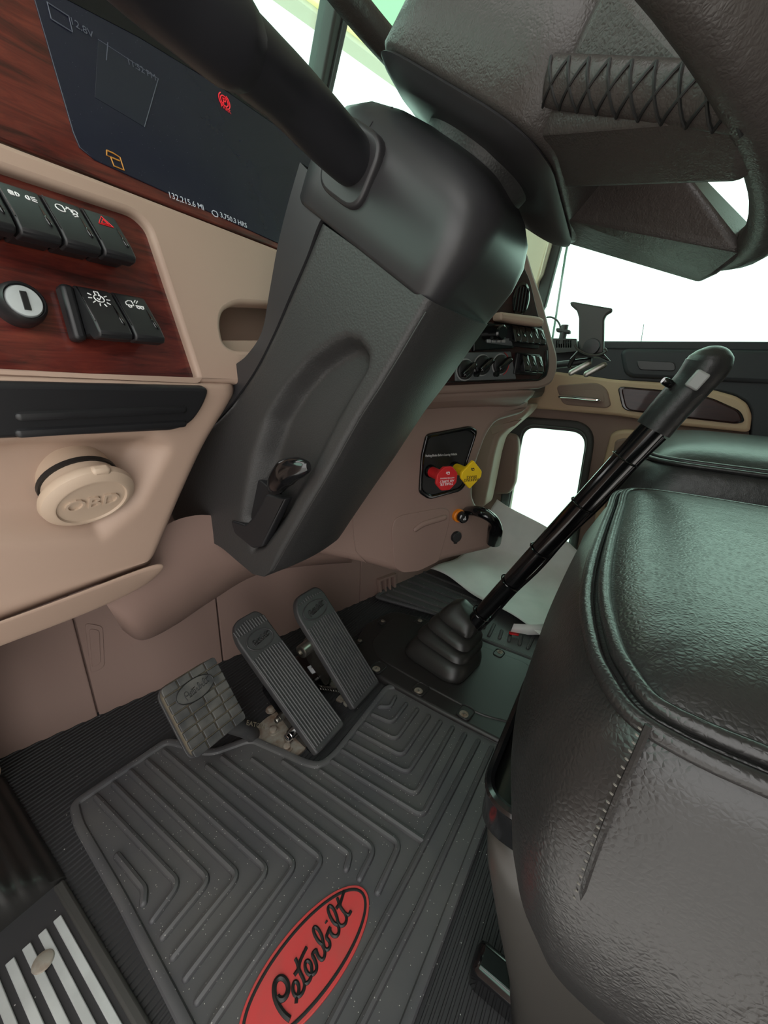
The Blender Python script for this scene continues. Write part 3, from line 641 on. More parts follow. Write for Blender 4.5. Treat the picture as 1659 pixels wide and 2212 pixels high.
# boss and stalk
sb = onx(762, 352, XL - .008)
SB = Frame(sb, (0, .845, .535), (0, -.535, .845)); SB = Frame(sb, -SB.u, SB.v)      # n -> -x
bp = rnd([(-.035, -.034), (.03, -.034), (.03, .03), (-.035, .03)], .022, 6)
plate('stalk_boss', [bp], SB, .004, .02, .004, M['satin'], col)
P0 = sb + np.array([.015, 0, 0]); P1 = onx(618, 196, .28); P2 = onx(487, 76, .215); P3 = onx(330, -70, .17); P4 = onx(150, -240, .13)
def dep(p): return R[2] @ (np.array(p) - CAM)
def wid(p, px): return dep(p) * px / F / 2
sp = smoothpts([P0, P0 + (P1 - P0) * .1, P0 + (P1 - P0) * .3, P0 + (P1 - P0) * .6, P1, P1 + (P2 - P1) * .5, P2], 5)
pw = np.interp(np.linspace(0, 1, len(sp)), [0, .08, .25, .5, .75, 1], [40, 78, 108, 124, 138, 158])
tube('indicator_stalk', sp, [wid(p, q) * .93 for p, q in zip(sp, pw)], M['stalk'], col, sides=28, label='thick black stalk lever')
sp2 = smoothpts([P2 - (P2 - P1) * .05, P2 - (P2 - P1) * .02, P2 + (P3 - P2) * .4, P3, P4], 4)
pw = np.interp(np.linspace(0, 1, len(sp2)), [0, .1, .3, .6, 1], [150, 172, 186, 205, 250])
tube('stalk_end', sp2, [wid(p, q) * .93 for p, q in zip(sp2, pw)], M['stalk'], col, sides=28)
# tilt lever and its slot
LV = Frame((XL, 0, 0), (0, -1, 0), (0, 0, 1))
pplate('lever_slot', [[(500, 1118), (508, 1090), (546, 1040), (560, 1036), (592, 1062), (585, 1090), (545, 1165), (520, 1150)]], LV, -.012, .03, .002, M['black'], col, r=.004)
pplate('lever_arm', [[(574, 1068), (617, 1078), (566, 1182), (545, 1185), (505, 1152), (498, 1125), (512, 1128), (530, 1135), (548, 1115)]], LV, .004, .016, .003, M['black'], col, r=.004)
kb = [onx(588, 1058, XL - .004), onx(606, 1032, XL - .016), onx(626, 1016, XL - .02), onx(648, 1010, XL - .02), onx(667, 1008, XL - .018)]
tube('lever_knob', smoothpts(kb, 5), list(np.interp(np.linspace(0, 1, 21), [0, .15, .4, .75, 1], [.009, .0165, .019, .014, .007])), M['gloss'], col, sides=14, flat=.75, up=(1, 0, 0), label='glossy black tilt lever knob')

# ================================================================== STEERING WHEEL
whl = thing('steering_wheel', 'black leather steering wheel with cross-stitched spokes', 'steering wheel', A(0, .13, .08))
def ringc(rx, rt, s, n=48, tc=.08):
    out = []
    for k in range(n):
        x = rx * math.cos(2 * math.pi * k / n); out.append(A(x, s - .15 * max(0, x), tc + rt * math.sin(2 * math.pi * k / n)))
    return out
loft('column_neck', [ringc(.06, .058, .105), ringc(.064, .062, .122)], M['grain'], whl)
def hubr(x0, x1, t0, t1, s, r): return rrect(x0, x1, t0, t1, lambda p: s - .11 * max(0, p[0]), r, 10)
loft('hub_cover', [hubr(-.066, .066, .014, .146, .121, .06), hubr(-.085, .095, .0, .165, .121, .06), hubr(-.106, .138, -.016, .172, .1265, .06), hubr(-.112, .148, -.022, .176, .131, .06), hubr(-.110, .146, -.020, .174, .133, .06)], M['satin'], whl, angle=60)
loft('hub_pad', [hubr(-.109, .145, -.019, .173, .1335, .06), hubr(-.112, .150, -.024, .176, .138, .06), hubr(-.120, .155, -.034, .165, .165, .065), hubr(-.122, .15, -.034, .16, .205, .065), hubr(-.11, .13, -.02, .15, .232, .06), hubr(-.05, .06, .03, .13, .24, .05)], M['wheel_leather'], whl, angle=60)
rim = [(.47 + 0, 0, 0)]
NR = 72; RR = .262; RS = .180
tube('rim', [A(RR * math.cos(2 * math.pi * k / NR), RS, .08 + RR * math.sin(2 * math.pi * k / NR)) for k in range(NR)], .0165, M['wheel_leather'], whl, sides=14, closed=True, angle=80)
def spoke(sg):
    P = [(-.086, .135, .003), (-.010, .134, -.016), (-.112, .160, -.156), (-.154, .170, -.145), (-.128, .205, -.016), (.0, .205, -.03), (-.140, .203, -.150), (-.085, .195, -.168), (-.05, .2, .02)]
    if sg < 0: P = [(-.145, .1165, .02), (-.05, .127, -.016), (-.015, .166, -.182), (-.07, .156, -.174), (-.140, .157, -.162), (-.150, .205, -.016), (.0, .205, -.03), (-.150, .203, -.150), (-.07, .195, -.172), (-.05, .2, .02)]
    bm = bmesh.new()
    for x, s, t in P: bm.verts.new(A(sg * x, s, t))
    bmesh.ops.convex_hull(bm, input=bm.verts)
    bmesh.ops.dissolve_limit(bm, angle_limit=math.radians(8), verts=bm.verts, edges=bm.edges)
    bmesh.ops.recalc_face_normals(bm, faces=bm.faces)
    me = bpy.data.meshes.new('spoke'); bm.to_mesh(me); bm.free()
    o = link('spoke', me, M['wheel_leather'], whl, True, 40)
    m = o.modifiers.new('b', 'BEVEL'); m.width = .006; m.segments = 3
    # puffed seam with cross stitching along the edge between the lower and the outer face
    a, b = A(sg * -.110, .158, -.004), A(sg * -.1525, .1735, -.140)
    d = b - a; out_ = unit(np.array(A(sg * -.25, .10, -.20)) - np.array(A(sg * -.05, .19, -.04))); sd = unit(np.cross(d, out_)); out_ = unit(np.cross(sd, d))
    if out_ @ (A(sg * -.25, .1, -.07) - a) < 0: out_ = -out_
    rings = []
    for t in np.linspace(0, 1, 41):
        c = a + d * t - out_ * .0035; puff = 1 + .22 * abs(math.sin(t * math.pi * 9))
        rings.append([c + (sd * .0135 * math.cos(q) + out_ * .0062 * puff * math.sin(q)) for q in np.linspace(0, 2 * math.pi, 15)[:-1]])
    loft('stitched_seam', rings, M['wheel_leather'], o, angle=80)
    for k in range(9):
        t0, t1 = k / 9, (k + 1) / 9
        for s2 in (-1, 1):
            pts = [a + d * (t0 + (t1 - t0) * u_) + sd * .0125 * s2 * (1 - 2 * u_) + out_ * (-.0022 + .0062 * math.sqrt(max(0, 1 - (1 - 2 * u_) ** 2 * .9))) for u_ in np.linspace(0, 1, 7)]
            tube('stitch', pts, .0010, M['ink'], o, sides=6)
for sg in (1, -1): spoke(sg)

# ================================================================== CENTRE DASH
PC = Frame((.8, .458, 0), (.85, -.527, 0), (0, 0, 1))
PT = .055
cdh = thing('centre_dash', 'centre dash wing with heater knobs and rocker switch rows, turned to the driver', 'dashboard', (1.0, .33, .75))
def c2(pts): return [(980 + x / 4.608, 540 + y / 4.608) for x, y in pts]
outer = [(880, 540), (1140, 540)] + c2([(810, 250), (890, 480), (990, 870), (1042, 1050), (1040, 1200), (985, 1330), (880, 1382)]) + [(880, 856)]
pplate('surround', [outer], PC, PT, .12, .008, M['brown'], cdh, r=.012)
inner = [(900, 560), (1125, 560)] + c2([(760, 300), (840, 640), (945, 960), (955, 1150), (930, 1260), (850, 1305)]) + [(900, 836)]
pplate('wood_panel', [inner], PC, PT + .002, .02, .001, M['dark_wood'], cdh, r=.01)
pplate('chrome_edge', [c2([(-500, 1332), (0, 1318), (840, 1298), (925, 1250), (942, 1150), (935, 1000), (920, 1000), (915, 1200), (850, 1285), (0, 1306), (-500, 1318)])], PC, PT + .004, .004, .001, M['gloss'], cdh)
# underside that tucks back to the console
g = [[PC.w(x, y, o) for x, y in pts] for pts, o in (([(880, 853), (980, 848), (1090, 844), (1165, 841)], PT - .004), ([(880, 872), (970, 866), (1070, 862), (1162, 852)], PT - .01), ([(880, 893), (950, 886), (1050, 882), (1130, 888)], -.01))]
mesh('underside', [p for r in g for p in r], grid_faces(3, 4), M['brown'], cdh, solid=-.01, sub=1)
# ledge
def bxp(name, l, fr, top, th, bev, mat, parent, r=.003, **k): return pplate(name, [l], fr, top, th, bev, mat, parent, r=r, **k)
bxp('ledge', c2([(470, 612), (860, 662), (912, 690), (900, 755), (860, 762), (470, 700)]), PC, PT + .03, .03, .006, M['tan'], cdh, .006)
# air vent
vc = c2([(700, 490)])[0]; va, vb = PC.px(*vc, PT + .008)
vt = lathe('air_vent', [(.034, -.002), (.034, .004), (.028, .006), (.027, .0)], PC, va - .004, vb, PT, M['gloss'], cdh, n=32, sx=.72)
for k in range(-2, 3): box('slat', PC, va - .004 + k * .0085 - .0012, va - .004 + k * .0085 + .0012, vb - .024, vb + .024, PT, PT + .006, M['black'], vt)
lathe('vent_throat', [(.027, .001), (.001, .001)], PC, va - .004, vb, PT, M['black'], vt, n=24, sx=.72)
# radio and heater panel
rad = bxp('radio', c2([(200, 700), (590, 740), (600, 980), (200, 1010)]), PC, PT + .012, .02, .003, M['gloss'], cdh)
bxp('radio_key_strip', c2([(330, 885), (575, 880), (590, 955), (330, 925)]), PC, PT + .0135, .004, .0005, M['hvac'], rad)
for k in range(4): bxp('radio_key', c2([(338 + k * 48, 892), (372 + k * 48, 894), (372 + k * 48, 922), (338 + k * 48, 920)]), PC, PT + .016, .004, .0008, M['grey'], rad, .001)
kx = PC.px(*c2([(520, 820)])[0], PT + .03)
lathe('radio_knob', [(.016, 0), (.0155, .028), (.012, .031), (.001, .031)], PC, kx[0] - .018, kx[1] - .002, PT + .01, M['gloss'], rad, n=24)
hv = bxp('heater_panel', c2([(60, 1020), (570, 1010), (625, 1285), (20, 1305), (20, 1200)]), PC, PT + .006, .012, .002, M['hvac'], cdh)
for cx_, cy_, arcs in ((150, 1180, 0), (320, 1135, 0), (500, 1125, 1)):
    a, b = PC.px(*c2([(cx_, cy_)])[0], PT + .012)
    kn = lathe('heater_knob', [(.021, 0), (.0205, .006), (.018, .008), (.001, .008)], PC, a - .006, b - .003, PT + .006, M['black'], hv, n=28)
    box('grip_bar', Frame(PC.at(a - .006, b - .003, PT + .012), PC.u + PC.v * .9, PC.v - PC.u * .9), -.021, .021, -.0065, .0065, 0, .018, M['gloss'], kn, bevel=.005)
    lathe('knob_ring', [(.0235, .0), (.0235, .0012), (.0212, .0012)], PC, a - .006, b - .003, PT + .006, M['grey'], kn, n=28)
    if arcs: stroke('heat_arc', [arc(0, 0, 1, -60, 75, 12)], PC, a - .006, b - .003, PT + .0068, .0265, .0008, M['redknob'], hv)
for cx_, cy_ in ((240, 1235), (435, 1235)):
    a, b = PC.px(*c2([(cx_, cy_)])[0], PT + .01)
    lathe('heater_button', [(.0065, 0), (.006, .008), (.001, .0085)], PC, a - .003, b, PT + .006, M['gloss'], hv, n=16)
# two rows of rockers
def rrow(pl, pr, n, vt_, vb_, housing):
    a0 = PC.px(*pl, PT + .02); a1 = PC.px(*pr, PT + .02); h0 = PC.px(*vt_, PT + .015)[1]; h1 = PC.px(*vb_, PT + .025)[1]; p = (a1[0] - a0[0]) / n
    box('switch_housing', PC, a0[0] - .008, a1[0] + .003, h1 - .012, h0 + .003, PT - .002, PT + .010, M['black'], cdh, bevel=.003)
    for k in range(n):
        sw = rocker(PC, a0[0] + k * p, a0[0] + (k + 1) * p - .0008, h1 - .006, h0, PT + .004, .03, cdh, None, None, False, bm_=M['gloss'])
        hh = h0 - h1 + .006; f = Frame(PC.at(a0[0] + (k + .5) * p, h0 - .06 * hh, PT + .004 + .03 * .46), PC.u, PC.at(0, h0 - .06 * hh, PT + .004 + .0138) - PC.at(0, h0 - .7 * hh, PT + .004 + .027))
        L = .64 * hh
        mesh('finger_scoop', [f.at(-.1 * p, -L * .35, .0006), f.at(.22 * p, -L * .98, .0006), f.at(-.05 * p, -L * 1.05, .0006)], [(0, 1, 2)], M['gloss'], sw, solid=.0006)
rrow(c2([(590, 765)])[0], c2([(905, 800)])[0], 5, c2([(740, 768)])[0], c2([(790, 915)])[0], 0)
rrow(c2([(690, 1040)])[0], c2([(890, 1050)])[0], 3, c2([(760, 1042)])[0], c2([(820, 1195)])[0], 0)

# ================================================================== LOWER CONSOLE with the brake valves
con = thing('lower_console', 'taupe lower console with parking brake knobs, lighter and small bin door', 'console', (.95, .36, .3))
lp = [(640, 860), (1152, 862), (1140, 893), (1076, 912), (1056, 940), (1034, 1000), (1024, 1070), (1034, 1096), (1070, 1125), (1082, 1155), (1066, 1188), (960, 1213), (905, 1236), (870, 1241), (838, 1233), (800, 1222), (640, 1190)]
pplate('body', [lp], PC, 0, .22, .022, M['brown'], con, r=.02, bres=5)
tube('seam', [PC.w(x, y, .0005) for x, y in ((762, 1120), (763, 1160), (768, 1190), (790, 1216))], .0012, M['carpet'], con, sides=6)
pod = [(922, 938), (1018, 920), (1034, 930), (1010, 1003), (1008, 1048), (996, 1062), (928, 1080), (906, 1066), (911, 985)]
pd_ = pplate('valve_pod', [pod, shrink(pod, .88)], PC, .006, .012, .004, M['gloss'], con, r=[.012, .01])
pplate('pod_floor', [shrink(pod, .93)], PC, .001, .004, .0005, M['black'], con, r=.01)
wtext('pod_text', 'Parking Brake Before Leaving Vehicle', PC, (919, 985), (987, 981), .0015, M['white'], con, asp=1.35)
def valve(pxb, pxh, colr, head, lines, lab, glyph):
    b = np.array(PC.px(*pxb, .004)); h0 = PC.at(b[0], b[1], .004)
    # length along the panel normal so that the head stands where it is seen
    best = min(np.linspace(.02, .12, 101), key=lambda k: abs(project(PC.at(b[0], b[1], k))[0] - pxh[0]))
    st = lathe('valve_stem', [(.0135, .0), (.0135, best - .004)], PC, b[0], b[1], .004, colr, con, n=20)
    lathe('valve_sleeve', [(.017, -.002), (.017, .006), (.0145, .010)], PC, b[0], b[1], .002, M['gloss'], con, n=20)
    hd = plate('valve_knob', [rnd([(b[0] + x * .029, b[1] + y * .029) for x, y in head], .004, 4)], PC, best + .004, .009, .002, colr, con, label=lab)
    cm = M['white'] if colr is M['redknob'] else M['ink']
    for i, (ln, s) in enumerate(lines):
        text('knob_text', ln, PC, b[0], b[1] - .0125 + .0072 * i, best + .0043, s, cm, hd, depth=.0002, rot=math.pi)
    stroke('knob_symbol', glyph, PC, b[0], b[1] + .0135, best + .0043, .009, .0007, cm, hd, rot=math.pi)
def project(p): c = R @ (np.array(p) - CAM); return CX + F * c[0] / c[2], CY + F * c[1] / c[2]
oct_ = [(math.cos(math.radians(22.5 + 45 * k)) * 1.08, math.sin(math.radians(22.5 + 45 * k)) * 1.08) for k in range(8)]
dia = [(0, -1.25), (1.05, -.25), (1.05, .25), (0, 1.25), (-1.05, .25), (-1.05, -.25)]
trk = [[(-.5, -.2), (-.5, .3), (.1, .3), (.1, -.2), (-.5, -.2)], [(.1, .1), (.5, .1), (.5, -.2), (.1, -.2)], arc(-.25, -.3, .12, 0, 360, 8), arc(.3, -.3, .12, 0, 360, 8)]
valve((930, 1018), (964, 1012), M['redknob'], oct_, [('TRAILER', .010), ('AIR SUPPLY', .008), ('NOT FOR PARKING', .0045)], 'red octagonal knob with white lettering', trk)
valve((982, 1011), (1017, 1006), M['yellow'], dia, [('PARKING', .0105), ('BRAKE', .0105)], 'yellow diamond knob with black lettering', trk)
bd = pplate('bin_door', [[(846, 1145), (852, 1122), (872, 1112), (958, 1097), (972, 1103), (972, 1125), (962, 1165), (948, 1213), (905, 1234), (870, 1238), (852, 1225)]], PC, .003, .012, .0022, M['brown'], con, r=.012)
tube('bin_pull', smoothpts([PC.w(x, y, .004) for x, y in ((898, 1143), (915, 1132), (940, 1124), (960, 1118))], 5), .008, M['brown'], bd, sides=12, flat=.7, up=PC.n, round_ends=True)
a, b = PC.px(992, 1114, .006)
lg = lathe('lighter', [(.0155, .0), (.0155, .014), (.013, .0165), (.001, .0165)], PC, a + .002, b, .012, M['gloss'], con, n=28)
lathe('lighter_ring', [(.0185, 0), (.0185, .010), (.0165, .012)], PC, a - .001, b, 0, M['orange'], lg, n=28, label='orange plastic ring')
stroke('lighter_symbol', [[(-.4, -.4), (.4, -.4), (.4, -.1), (-.4, -.1), (-.4, -.4)], [(.0, .0), (.15, .3), (.1, .6)]], PC, a + .002, b, .0288, .010, .0007, M['white'], lg)
a, b = PC.px(986, 1160, .004)
sk = lathe('power_socket', [(.0165, 0), (.0165, .006), (.014, .009), (.001, .009)], PC, a, b, 0, M['black'], con, n=28)
box('socket_tab', PC, a - .005, a + .004, b - .021, b - .014, 0, .006, M['black'], sk, bevel=.001)
hp = smoothpts([PC.w(1012, 1104, .0), PC.w(1030, 1104, .05), PC.w(1052, 1112, .08), PC.w(1068, 1128, .09), PC.w(1069, 1150, .085), PC.w(1066, 1172, .05)], 5)
tube('grab_handle', hp, .020, M['gloss'], con, sides=12, flat=.7, up=(0, 0, 1), label='glossy black bent grab handle')
# ================================================================== PASSENGER SIDE OF THE DASH
pdh = thing('passenger_dash', 'taupe passenger side dash end beyond the centre console', 'dashboard', (1.4, .55, .6))
PX = Frame((1.40, 0, 0), (0, -1, 0), (0, 0, 1))
pplate('dash_end', [[(1025, 880), (1152, 872), (1138, 893), (1112, 915), (1094, 931), (1077, 946), (1067, 981), (1054, 1050), (1044, 1098), (1015, 1100)]], PX, 0, .12, .02, M['tan'], pdh, r=.02, bres=4)
pplate('end_strip', [[(1058, 922), (1128, 905), (1112, 920), (1062, 940)]], PX, .004, .01, .002, M['tan'], pdh, r=.004)
box('dash_block', GZ, 1.20, 1.54, .30, .45, .70, .86, M['black'], pdh, bevel=.02)
sp_ = thing('door_speaker', 'rounded grey speaker pod beside the small door window', 'speaker', DR.w(1090, 1000, .05))
pplate('pod', [[(1068, 960), (1080, 942), (1100, 935), (1117, 942), (1120, 965), (1112, 1045), (1100, 1068), (1062, 1070), (1056, 1060)]], Frame((1.55, 0, 0), (0, -1, 0), (0, 0, 1)), 0, .05, .018, M['door_brown'], sp_, r=.02, bres=4)
lathe('pod_screw', [(.008, 0), (.007, .004), (.001, .004)], Frame((1.55, 0, 0), (0, -1, 0), (0, 0, 1)), *Frame((1.55, 0, 0), (0, -1, 0), (0, 0, 1)).px(1064, 1058), 0, M['black'], sp_, n=14)

# ================================================================== PHONE HOLDER, ANTENNA
XH = Frame((1.30, 0, 0), (0, -1, 0), (0, 0, 1))
def c4(pts): return [(1140 + x / 3.197, 640 + y / 3.197) for x, y in pts]
ph = thing('phone_holder', 'dark phone holder with flared top plate and metal clips on the dash', 'phone holder', XH.w(1280, 780))
pplate('cradle', [c4([(290, 40), (310, 35), (585, 82), (582, 105), (545, 125), (528, 160), (525, 390), (505, 400), (400, 395), (360, 370), (350, 330), (352, 150), (338, 100), (295, 62)])], XH, .012, .022, .005, M['mount'], ph, r=.004)
lathe('swivel', [(.022, .0), (.020, .012), (.001, .014)], XH, *XH.px(*c4([(440, 350)])[0], .012), .012, M['black'], ph, n=24)
tube('cord', smoothpts([XH.w(*c4([p])[0], .03) for p in ((325, 335), (350, 370), (420, 402), (490, 405), (540, 380), (530, 360))], 5), .003, M['skirt'], ph, sides=8)
pplate('base', [c4([(345, 370), (525, 395), (575, 450), (560, 452), (500, 425), (330, 420), (290, 500), (270, 490), (290, 430)])], XH, .006, .02, .003, M['gloss'], ph, r=.003)
pb_ = XH.w(1278, 775)
tube('arm', [pb_ + np.array([.012, .0, -.005]), pb_ + np.array([.02, .1, -.02]), pb_ + np.array([.03, .22, -.02])], .010, M['black'], ph, sides=10)
for (x0, y0, x1, y1) in ((300, 528, 420, 465), (405, 538, 525, 475)):
    p, r_ = XH.w(*c4([(x0, y0)])[0], .02), XH.w(*c4([(x1, y1)])[0], .012)
    tube('clip', [p, p + (r_ - p) * .5, r_], .0085, M['metal'], ph, sides=10, flat=.5, up=(-1, 0, 0), round_ends=True)
XA = Frame((1.53, 0, 0), (0, -1, 0), (0, 0, 1))
an = thing('antenna_base', 'black slotted aerial base with round knob and thin cable beside the phone holder', 'aerial base', XA.w(1220, 750))
pplate('base', [c4([(170, 290), (335, 292), (345, 380), (170, 395)])] + [c4([(196 + k * 16, 305), (206 + k * 16, 305), (206 + k * 16, 355), (196 + k * 16, 355)]) for k in range(7)], XA, .0, .03, .001, M['mount'], an)
a, b = XA.px(*c4([(240, 262)])[0]); lathe('knob_stem', [(.012, -.03), (.012, .03)], Frame(XA.at(a, b, -.012), (0, -1, 0), (1, 0, 0)), 0, 0, 0, M['mount'], an, n=14)
a, b = XA.px(*c4([(245, 238)])[0]); pplate('knob', [c4([(193, 222), (205, 216), (292, 232), (292, 252), (275, 258), (195, 244)])], XA, .0, .03, .004, M['mount'], an, r=.004)
tube('cable', smoothpts([XA.w(*c4([p])[0], -.012) for p in ((130, 145), (165, 145), (200, 165), (220, 195), (225, 220))], 5), .003, M['mount'], an, sides=6)
XO = Frame((1.656, 0, 0), (0, -1, 0), (0, 0, 1))
ar = thing('mirror_rod', 'thin upright rod standing outside the passenger window', 'rod', XO.w(1190, 740))
tube('rod', [XO.w(*p) for p in ((1238, 470), (1222, 548), (1200, 690), (1190, 752), (1185, 790))], .0042, M['grey'], ar, sides=8)
wh = thing('whip_aerial', 'thin short aerial standing outside beyond the passenger window sill', 'aerial', XO.w(1383, 745))
tube('whip', [XO.w(*p) for p in ((1391, 700), (1383, 748), (1378, 780))], .0013, M['mount'], wh, sides=6)

# ================================================================== LETTERING STROKES (script word on mat and pedals)
E0 = lambda x, y: (500 + x / 4.74, 1900 + y / 4.74)
SCRIPT = [
 [(600, 1430), (545, 1385), (490, 1310), (450, 1220), (436, 1130), (450, 1050), (490, 1005), (535, 1012), (570, 1060), (580, 1120), (565, 1180), (530, 1222), (492, 1222), (470, 1195)],
 [(662, 1265), (668, 1210), (688, 1150), (688, 1090), (668, 1048), (642, 1052), (628, 1100), (636, 1160), (668, 1195), (708, 1180), (738, 1130), (748, 1070), (735, 1015), (708, 960), (692, 910), (698, 850), (725, 780), (770, 690)],
 [(642, 978), (682, 912), (672, 850), (652, 808)],
 [(748, 1065), (785, 1050), (812, 1000), (822, 930), (812, 860), (782, 830), (756, 850), (756, 910), (785, 962), (825, 972), (862, 940), (872, 890), (852, 820), (828, 765), (862, 722), (872, 745), (892, 790), (925, 818), (950, 790), (955, 730), (932, 670)],
 [(955, 730), (940, 670), (895, 635), (855, 570), (838, 510), (855, 485), (890, 510), (925, 580), (942, 660), (955, 705), (985, 715), (1008, 680), (1000, 630), (972, 590), (985, 545), (1008, 492), (1010, 530), (1040, 572), (1078, 575), (1100, 535), (1092, 470), (1048, 440), (1005, 365), (988, 300), (1008, 268), (1045, 300), (1078, 380), (1092, 440), (1122, 472), (1160, 455), (1178, 405), (1165, 350), (1130, 300), (1112, 262), (1128, 200), (1155, 110)],
 [(1072, 295), (1098, 255), (1092, 215), (1080, 185)],
 [(1165, 345), (1198, 360), (1225, 318)],
 [(966, 425), (975, 440)],
]
ZM = .012
sw_ = [[np.array(onz(*E0(x, y), ZM))[:2] for x, y in s] for s in SCRIPT]
allp = np.array([p for s in sw_ for p in s])
base_dir = unit(np.append(np.array(onz(*E0(1150, 440), ZM))[:2] - np.array(onz(*E0(520, 1230), ZM))[:2], 0))
perp = np.array([-base_dir[1], base_dir[0], 0])
ec = np.array(onz(*E0(815, 790), ZM))[:2]
LOGO = [[((p - ec) @ base_dir[:2], (p - ec) @ perp[:2]) for p in s] for s in sw_]
lx = max(abs(p[0]) for s in LOGO for p in s)
LOGO = [[tuple(q) for q in smoothpts([(x / lx, y / lx) for x, y in s], 4)] for s in LOGO]

# ================================================================== DRIVER'S FLOOR MAT
mat_ = thing('floor_mat', 'black ribbed rubber floor mat with red oval badge below the pedals', 'floor mat', onz(600, 1850))
out = [(148, 1738), (362, 1594), (410, 1606), (455, 1622), (545, 1590), (664, 1642), (692, 1648), (722, 1622), (832, 1482), (856, 1478), (1000, 1556), (1120, 1618), (1075, 1720), (1030, 1840), (860, 2300), (420, 2290), (250, 1950), (160, 1790)]
ol = rnd([GZ.px(x, y, .008) for x, y in out], [.018, .02, .02, .02, .02, .01, .02, .01, .012, .012, .01, .01, .02, .02, .02, .02, .02, .02], 6)
plate('sheet', [ol], GZ, .008, .007, .0015, M['rubber'], mat_)
c0 = np.mean(ol, 0)
rimp = []
for i in range(len(ol)):
    a, b = ol[i - 1], ol[(i + 1) % len(ol)]; t = (b - a) / (np.linalg.norm(b - a) + 1e-9); nn = np.array([-t[1], t[0]])
    if sd_poly(ol[i] + nn * .008, ol) < 0: nn = -nn
    rimp.append(np.array([*(ol[i] + nn * .007), .0085]))
tube('rim', rimp, .0075, M['rubber'], mat_, sides=8, closed=True, flat=.7, up=(0, 0, 1))
s7 = lambda x, y: (x / 2.212, 1500 + y / 2.212)
RIB = [[s7(560, 770), s7(690, 930), s7(685, 995)], [s7(460, 490), s7(855, 905), s7(730, 1075)], [s7(545, 430), s7(1000, 885), s7(780, 1155)], [s7(625, 370), s7(1140, 865), s7(830, 1250)],
       [s7(705, 320), s7(1280, 838), s7(890, 1350)], [s7(785, 270), s7(1412, 812), s7(945, 1460)], [s7(990, 345), s7(1542, 788), s7(1010, 1575)],
       [(480, 1637), (756, 1846), (748, 1876)], [(545, 1641), (809, 1833), (777, 1897)], [(612, 1646), (864, 1822), (816, 1926)],
       [(853, 1506), (842, 1528), (820, 1527)], [(877, 1521), (846, 1562), (805, 1544)], [(901, 1533), (854, 1598), (790, 1563)], [(926, 1547), (868, 1633), (773, 1582)],
       [(951, 1560), (880, 1670), (756, 1603)], [(977, 1573), (897, 1717), (740, 1622)], [(1004, 1586), (912, 1763), (718, 1645)], [(693, 1666), (912, 1816)],
       [(1033, 1600), (713, 2212), (690, 2256)], [(1062, 1615), (905, 1962), (780, 2212), (755, 2260)]]
for pts in RIB:
    w_ = [np.array(GZ.px(x, y, .010)) for x, y in pts]
    if len(w_) == 3 and pts[1] not in ((713, 2212),):
        d1 = unit(w_[0] - w_[1]) ; d2 = unit(w_[2] - w_[1]); k = min(.014, .35 * np.linalg.norm(w_[2] - w_[1]))
        A0, B0 = w_[1] + d1 * k, w_[1] + d2 * k
        w_ = [w_[0]] + [(1 - t) ** 2 * A0 + 2 * t * (1 - t) * w_[1] + t * t * B0 for t in np.linspace(0, 1, 6)] + [w_[2]]
    tube('rib', [np.array([p[0], p[1], .0085]) for p in w_], .0056, M['rubber'], mat_, sides=8, flat=1.15, up=(0, 0, 1), round_ends=True)
# oval badge: its axis follows the script
EF = Frame((ec[0], ec[1], .008), base_dir, perp)
bt = [E0(*p) for p in ((1290, 60), (1230, 18), (1345, 210), (870, 590), (1110, 870), (400, 980), (870, 1340))]
mj = lx * 1.30
us = np.array([EF.px(*p) for p in bt])
mn = .0
for (uu, vv) in us[[3, 4, 5, 6]]:
    q_ = 1 - (uu / mj) ** 2
    if q_ > .1: mn = max(mn, abs(vv) / math.sqrt(q_))
mn = mn if mn else mj * .38
el = lambda k: [(mj * k * math.cos(t), (mn + mj * (k - 1)) * math.sin(t)) for t in np.linspace(0, 2 * math.pi, 73)[:-1]]
bdg = plate('badge', [el(1)], EF, .003, .004, .001, M['red'], mat_, label='red oval badge with dark script lettering')
tube('badge_groove', [EF.at(x, y, .003) for x, y in el(.94)], .0022, M['ink'], bdg, sides=6, closed=True, flat=.5, up=(0, 0, 1))
stroke('badge_script', LOGO[1:], EF, 0, 0, .003, lx, .0024, M['ink'], bdg)
stroke('badge_initial', LOGO[:1], EF, 0, 0, .003, lx, .0034, M['ink'], bdg)

